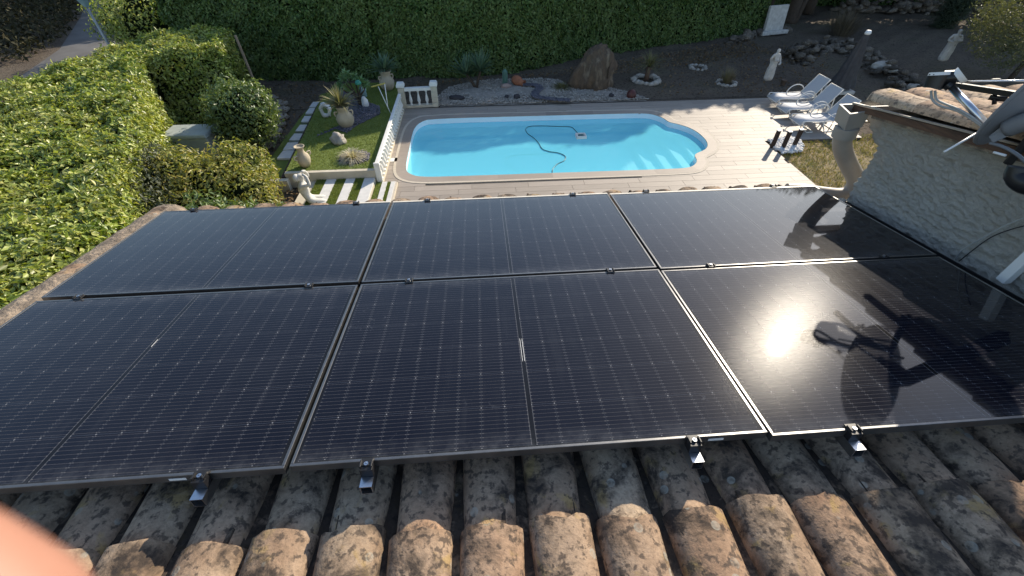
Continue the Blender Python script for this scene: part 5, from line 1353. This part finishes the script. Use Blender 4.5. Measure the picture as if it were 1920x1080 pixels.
# tall hedge behind the pool
bh1 = [(-9.6, 15.9), (-6.9, 15.45), (-5.2, 15.25), (-3.3, 15.22), (-3.1, 17.3), (-9.6, 17.6)]
bh2 = [(-3.15, 15.35), (-.5, 15.25), (.9, 15.42), (2.0, 15.95), (4.1, 17.2), (6.3, 18.05), (8.8, 18.8), (11.4, 19.75), (12.3, 20.2), (11.6, 22.0), (6.0, 20.2), (1.2, 17.6), (-3.15, 17.3)]
hb1 = lambda x, y: 3.35 + .25 * np.sin(x * 1.1) - .0 * y
hb2 = lambda x, y: np.clip(4.15 + .22 * x, 3.6, 6.8) + .15 * np.sin(x * 1.3)
t = thing('tall_hedge', 'bulging dark hedge block at the far left behind the lawn', 'hedge', (-6, 15.5, 0))
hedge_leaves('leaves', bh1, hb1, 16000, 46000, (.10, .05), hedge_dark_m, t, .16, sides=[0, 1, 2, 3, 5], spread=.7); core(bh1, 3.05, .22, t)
t = thing('tall_hedge', 'long dark clipped hedge running behind the pool and big rock', 'hedge', (3, 17, 0))
hedge_leaves('leaves', bh2, hb2, 16000, 105000, (.10, .05), hedge_dark_m, t, .12, sides=[0, 1, 2, 3, 4, 5, 6, 7, 8], spread=.7)
P_ = np.array(bh2); mb = MB()
for i in range(len(bh2) - 1): pass
core(bh2, 3.3, .2, t)
sh = [(13.0, 24.6), (21.0, 25.6), (31.0, 23.6), (31.3, 24.8), (21.0, 27.0), (12.6, 25.9)]  # out-of-view hedge, added to keep low sun off the ground under the trees
t = thing('tall_hedge', 'unseen hedge added behind the dry stone wall to shade the ground', 'hedge', (20, 25.5, 0))
hedge_leaves('leaves', sh, lambda x, y: 2.6 + .3 * np.sin(x * .9), 6000, 16000, (.16, .08), hedge_dark_m, t, .2, sides=[0, 1, 5], spread=.7); core(sh, 2.4, .2, t)
# sunny shrub at the top left, between track and hedge
sbp = Vector((-11.6, 18.6, 0))
tree('far_shrub', 'loose sunlit shrub at the top left beside the pale track', sbp, [sbp + Vector((0, 0, 1.0))], [(-11.4, 18.4, 1.1, 1.5, 1.3, 1.2), (-9.6, 18.4, 1.3, 1.2, 1.2, 1.3), (-13.0, 19.6, 1.0, 1.2, 1.2, 1.0)], 11000, (.12, .055), hedge_lit_m, 'shrub', tr=.06, core=.7)
# olive tree, conifer and trunks in the right-hand garden
ob = S(1893, 150); oc = []
for x, y, r_ in ((1870, 70, .95), (1910, 40, 1.1), (1890, 100, .8), (1945, 80, 1.1), (1900, 8, 1.0), (1855, 45, .7)):
    p = SY(x, y, ob.y + random.uniform(-.4, .4)); oc.append((p.x, p.y, p.z, r_ * .8, r_ * .8, r_ * .62))
tree('olive_tree', 'thin olive tree with airy foliage in the right garden', ob, [ob + Vector((.1, 0, .7)), ob + Vector((.35, .1, 1.5))], oc, 9000, (.085, .024), olive_m, tr=.07, rough=.5, spread=1.1)
cb_ = S(1770, 52); cc = []
for x, y, r_ in ((1772, 42, .45), (1782, 28, .6), (1796, 8, .65), (1806, -14, .6)):
    p = SY(x, y, cb_.y); cc.append((p.x, p.y, p.z, r_, r_, r_ * 1.1))
tree('young_conifer', 'soft grey green young conifer at the top right edge', cb_, [cb_ + Vector((0, 0, 1.2))], cc, 7000, (.10, .018), conifer_m, tr=.06, rough=.4, core=.55)
wb_ = S(1478, 44); t = thing('bare_trunk', 'old split tree trunk beside the leaning stone slab', 'tree trunk', tuple(wb_))
MB().tube(catmull([wb_, wb_ + Vector((.1, .1, 1.2)), wb_ + Vector((.45, .3, 3.5))], 5), [.30, .27, .25, .24, .23, .22, .21, .2, .2, .2, .2], 10).tube(catmull([wb_ + Vector((.25, 0, 0)), wb_ + Vector((.5, .1, 1.3)), wb_ + Vector((1.1, .4, 3.5))], 5), .14, 8).build('trunk', bark_m, t, True)
ds = S(1575, 66); t = thing('dry_shrub', 'tangle of dry brown twigs in front of the far stone wall', 'shrub', tuple(ds))
tuft(t, ds, 420, 1.25, leafmat('dry_twig', [(.13, .10, .075), (.20, .16, .12), (.09, .08, .05)], .1, .8, .1), .012, .45, .15, .75)
# big trees beyond the frame edge: they throw the broad shade over the right garden and the track
big = [((11.2, 23.3), 7.7, 'tall dark tree behind the far end of the long hedge'), ((13.8, 24.2), 8.3, 'tall dark tree behind the leaning stone slab'), ((16.4, 24.9), 8.8, 'tall dark tree behind the dry stone wall, left of three'), ((19.0, 25.4), 9.3, 'tall dark tree behind the dry stone wall, middle of three'), ((21.8, 25.4), 9.3, 'tall dark tree behind the dry stone wall, above the conifer'),
       ((24.8, 24.6), 9.0, 'tall dark tree behind the olive tree'), ((28.0, 22.6), 8.6, 'tall dark tree farthest right, beyond the olive tree'), ((8.6, 22.6), 7.3, 'tall dark tree rising behind the long hedge'), ((-17.5, 33.0), 9.0, 'tall tree across the pale track, top left corner'), ((-11.0, 31.0), 9.0, 'tall tree behind the loose sunlit shrub'), ((-24.5, 24.0), 7.0, 'dark tree left of the pale track')]
for (x, y_), h, lab in big:
    if x > 0: y_ -= 1.3; h *= .925
    b0 = Vector((x, y_, 0)); R_ = h * .27
    tree('tall_tree', lab, b0, [b0 + Vector((.1, .1, h * .35)), b0 + Vector((.0, .2, h * .6))], [(x, y_, h * .62, R_, R_, h * .33), (x - R_ * .6, y_ + .3, h * .48, R_ * .8, R_ * .8, h * .26), (x + R_ * .6, y_ - .2, h * .5, R_ * .8, R_ * .8, h * .27), (x + .2, y_, h * .82, R_ * .7, R_ * .7, h * .17)], 9000, (.34, .17), tree_m, group='tall trees around the garden', tr=.24, rough=.22, core=.9)
# dark undergrowth on the slope beyond the hedge, upper left
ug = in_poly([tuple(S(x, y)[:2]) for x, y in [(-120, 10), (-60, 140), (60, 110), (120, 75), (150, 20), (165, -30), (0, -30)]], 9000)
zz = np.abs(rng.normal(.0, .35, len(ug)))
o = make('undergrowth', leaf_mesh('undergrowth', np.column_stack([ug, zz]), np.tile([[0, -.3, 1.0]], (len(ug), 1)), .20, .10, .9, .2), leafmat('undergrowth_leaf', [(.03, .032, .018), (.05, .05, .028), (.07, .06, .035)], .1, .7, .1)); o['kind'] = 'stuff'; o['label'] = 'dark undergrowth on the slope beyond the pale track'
# lamp post behind the hedge
lp = SY(198, 74, 14.6); tp = SY(160, 8, 14.8); tp2 = SY(150, -6, 14.85)
t = thing('lamp_post', 'slim grey lamp post rising behind the clipped hedge', 'lamp post', (lp.x, lp.y, 0))
MB().tube([(lp.x, lp.y, 0), lp, tp], [.04, .035, .03], 8).build('pole', M('galvanised', (.34, .36, .36), (.28, .3, .3), 8, .5, metal=.6), t, True)
ax = (tp - lp).normalized(); 
mb = MB().lathe([(.06, -.06), (.09, .0), (.20, .22), (.21, .36), (.24, .38), (.05, .50)], tp, 6); mb.build('lantern', gl_m, t)
# fallen leaves on soil
q = np.vstack([in_poly([(-4.4, 14.0), (-2.4, 14.0), (2.5, 15.4), (8, 17.5), (11, 19), (11, 17), (5, 14.9), (0, 14.9)], 1500), in_poly([(-7, 8), (-4.9, 8), (-4.9, 14.8), (-7, 14.8)], 900), in_poly([(5.2, 12.8), (10.5, 12.8), (14, 18), (8, 18)], 900), in_poly([(-5.2, 7.2), (-3.75, 7.2), (-3.75, 8.1), (-5.2, 8.1)], 260)])
o = make('leaf_litter', leaf_mesh('leaf_litter', np.column_stack([q, np.full(len(q), .075)]), np.tile([[0, 0, 1.0]], (len(q), 1)), .075, .05, .5, 0), leafmat('dead_leaf', [(.10, .06, .03), (.17, .10, .05), (.22, .17, .11)], .1, .8, .1)); o['kind'] = 'stuff'; o['label'] = 'scattered dead leaves on the dark soil'

# ------------------------------------------------------------------ satellite dish and aerial
DC = SD(2030, 121, 3.45); vd = (DC - CP).normalized()
mj = (CR * .80 + CU * .60); mj = (mj - vd * mj.dot(vd)).normalized(); up_ = mj.cross(vd).normalized()
if up_.dot(CU) < 0: up_ = -up_
Nd = (up_ * .965 + vd * .26).normalized(); sx_ = mj; sy_ = Nd.cross(sx_).normalized()
dish = thing('satellite_dish', 'grey satellite dish seen from behind at the right edge', 'satellite dish', tuple(DC))
V = []; F = []; seg = 40; RD = .43
for lay, dz in ((0, 0.0), (1, -.012)):
    for j in range(8):
        r_ = RD * j / 7
        for i in range(seg):
            a = 2 * math.pi * i / seg; p = DC + sx_ * (r_ * math.cos(a)) + sy_ * (r_ * math.sin(a) * .72) + Nd * (.085 * (r_ / RD) ** 2 - .085 + dz); V.append(tuple(p))
for lay in (0, 1):
    for j in range(7):
        for i in range(seg):
            a = lay * 8 * seg + j * seg + i; b = lay * 8 * seg + j * seg + (i + 1) % seg; F.append((a, b, b + seg, a + seg))
for i in range(seg): F.append((7 * seg + i, 7 * seg + (i + 1) % seg, 15 * seg + (i + 1) % seg, 15 * seg + i))
MB().add(V, F).build('reflector', dish_m, dish, True, angle=50)
MB().tube([DC + sx_ * (RD * math.cos(2 * math.pi * i / 36)) + sy_ * (RD * .72 * math.sin(2 * math.pi * i / 36)) for i in range(36)], .009, 6, closed=True).build('rim', dish_m, dish, True)
lnb = SD(1768, 152, 3.478); at_ = SD(1853, 238, 3.338)
MB().tube([at_, SD(1783, 162, 3.467)], .017, 10).build('feed_arm', alu_m, dish, True)
MB().tube([SD(1800, 153.5, 3.488), SD(1990, 150, 3.371)], .006, 6).build('strut', alu_m, dish, True)
MB().bar(SD(1858, 152, 3.467), SD(1875, 151.5, 3.456), .022, .022).build('strut_clip', black_m, dish, bevel=.003)
ex_ = (SD(1800, 140, 3.478) - SD(1758, 152, 3.478)).normalized(); 
MB().tube([SD(1750, 165, 3.478), SD(1762, 140, 3.478)], [.045, .05], 12).tube([SD(1768, 146, 3.478), SD(1796, 144, 3.478)], [.036, .034], 12).build('receiver_body', black_m, dish, True, angle=50)
MB().tube([SD(1762, 141, 3.478), SD(1764, 135, 3.478)], [.052, .048], 12).build('receiver_cap', capw_m, dish, True, angle=50)
MB().tube([SD(1794, 146, 3.478), SD(1806, 139, 3.478)], [.040, .046], 14).build('feed_horn', capw_m, dish, True, angle=50)
MB().tube([SD(1776, 158, 3.467), SD(1783, 163, 3.467)], .024, 10).build('arm_collar', black_m, dish, True, angle=50)
for k, d in enumerate((0, 4)):
    MB().tube(catmull([SD(1746 + 7 * k, 170, 3.478), SD(1748 + 8 * k, 186, 3.467), SD(1762 + 8 * k, 198 - d, 3.445), SD(1795, 208 - d, 3.403), SD(1820, 222 - d, 3.360), SD(1842, 238 - d, 3.338)], 6), .006, 6).build('coax_cable', cable_m, dish, True)
MB().tube(catmull([SD(1856, 268, 3.338), SD(1880, 275, 3.317), SD(1910, 292, 3.296), SD(1940, 322, 3.264)], 6), .008, 6).build('coax_cable', dish_m, dish, True)
MB().bar(SD(1862, 258, 3.338), SD(1890, 236, 3.317), .045, .03).bar(SD(1868, 250, 3.317), SD(1876, 262, 3.317), .03, .05).build('bracket', dish_m, dish, bevel=.004)
MB().tube(catmull([SD(1890, 240, 3.317), SD(1940, 225, 3.264), SD(2000, 240, 3.210)], 4), .045, 12).build('mount_arm', dish_m, dish, True)
MB().tube(catmull([SD(1915, 312, 3.103), SD(1908, 330, 3.103), SD(1925, 345, 3.082), SD(1960, 350, 3.050)], 4), .045, 12).build('mast_foot', black_m, dish, True)
MB().tube([SD(2000, 240, 3.210), SD(1960, 350, 3.050), Vector((WX + .3, SD(1960, 350, 3.050).y, 3.2))], .045, 10).build('mast', alu_dark_m, dish, True)
aer = thing('aerial', 'black aerial boom with thin white rods above the tiled gable', 'aerial', tuple(SD(1860, 172, 3.852)))
MB().bar(SD(1792, 160, 3.873), SD(1990, 190, 3.531), .034, .03).build('boom', black_m, aer, bevel=.003)
MB().tube([SD(1866, 176, 3.745), SD(1864, 196, 3.745)], .010, 6).bar(SD(1855, 182, 3.745), SD(1888, 186, 3.745), .02, .025).build('boom_clamp', black_m, aer, True)
MB().tube([SD(1770, 285, 3.210), SD(1840, 245, 3.371)], .006, 6).build('rod', capw_m, aer, True)
MB().tube([SD(1863, 285.5, 3.210), SD(1886, 292, 3.189)], .006, 6).build('rod', capw_m, aer, True)
MB().tube([SD(1990, 190, 3.531), Vector((SD(1990, 190, 3.531).x, SD(1990, 190, 3.531).y, 3.5))], .02, 8).build('mast', alu_dark_m, aer, True)

# ------------------------------------------------------------------ the photographer's hand at the lower left of the lens
def C3(r_, u_, f_): return CP + CR * r_ + CU * u_ + CF * f_
t = thing('person', 'blurred fingertip of the person holding the camera, lower left corner', 'person', tuple(C3(-.1, -.05, -.02)))
def chain(pts): return [tuple(C3(*p[:3])) + (p[3],) for p in pts]
nd = chain([(-.118, -.035, -.035, .020), (-.112, -.010, -.020, .019), (-.114, -.060, -.030, .020), (-.135, -.075, -.075, .022), (-.16, -.16, -.15, .026), (-.19, -.33, -.26, .038)])
ed = [(0, 1), (0, 2), (0, 3), (3, 4), (4, 5)]
fingers = [[(-.103, -.004, -.008, .0100), (-.081, -.0125, .020, .0092), (-.0595, -.0238, .037, .0088), (-.0432, -.0378, .0405, .0080)],
           [(-.108, -.028, -.012, .0105), (-.102, -.052, .014, .0095), (-.086, -.066, .026, .0088), (-.072, -.072, .026, .0080)],
           [(-.110, -.046, -.014, .0098), (-.106, -.072, .008, .0090), (-.092, -.088, .016, .0082), (-.078, -.094, .014, .0074)],
           [(-.112, -.064, -.020, .0085), (-.110, -.088, -.004, .0078), (-.100, -.102, .004, .0070), (-.090, -.108, .002, .0062)],
           [(-.108, .002, -.036, .0120), (-.092, .016, -.046, .0108), (-.070, .018, -.050, .0098), (-.052, .012, -.050, .0088)]]
anchors = [1, 0, 0, 2, 1]
for fg, an in zip(fingers, anchors):
    b0 = len(nd); nd += chain(fg); ed += [(an, b0), (b0, b0 + 1), (b0 + 1, b0 + 2), (b0 + 2, b0 + 3)]
make('hand', skin_mesh('hand', nd, ed, 2), skin_m, t, True)
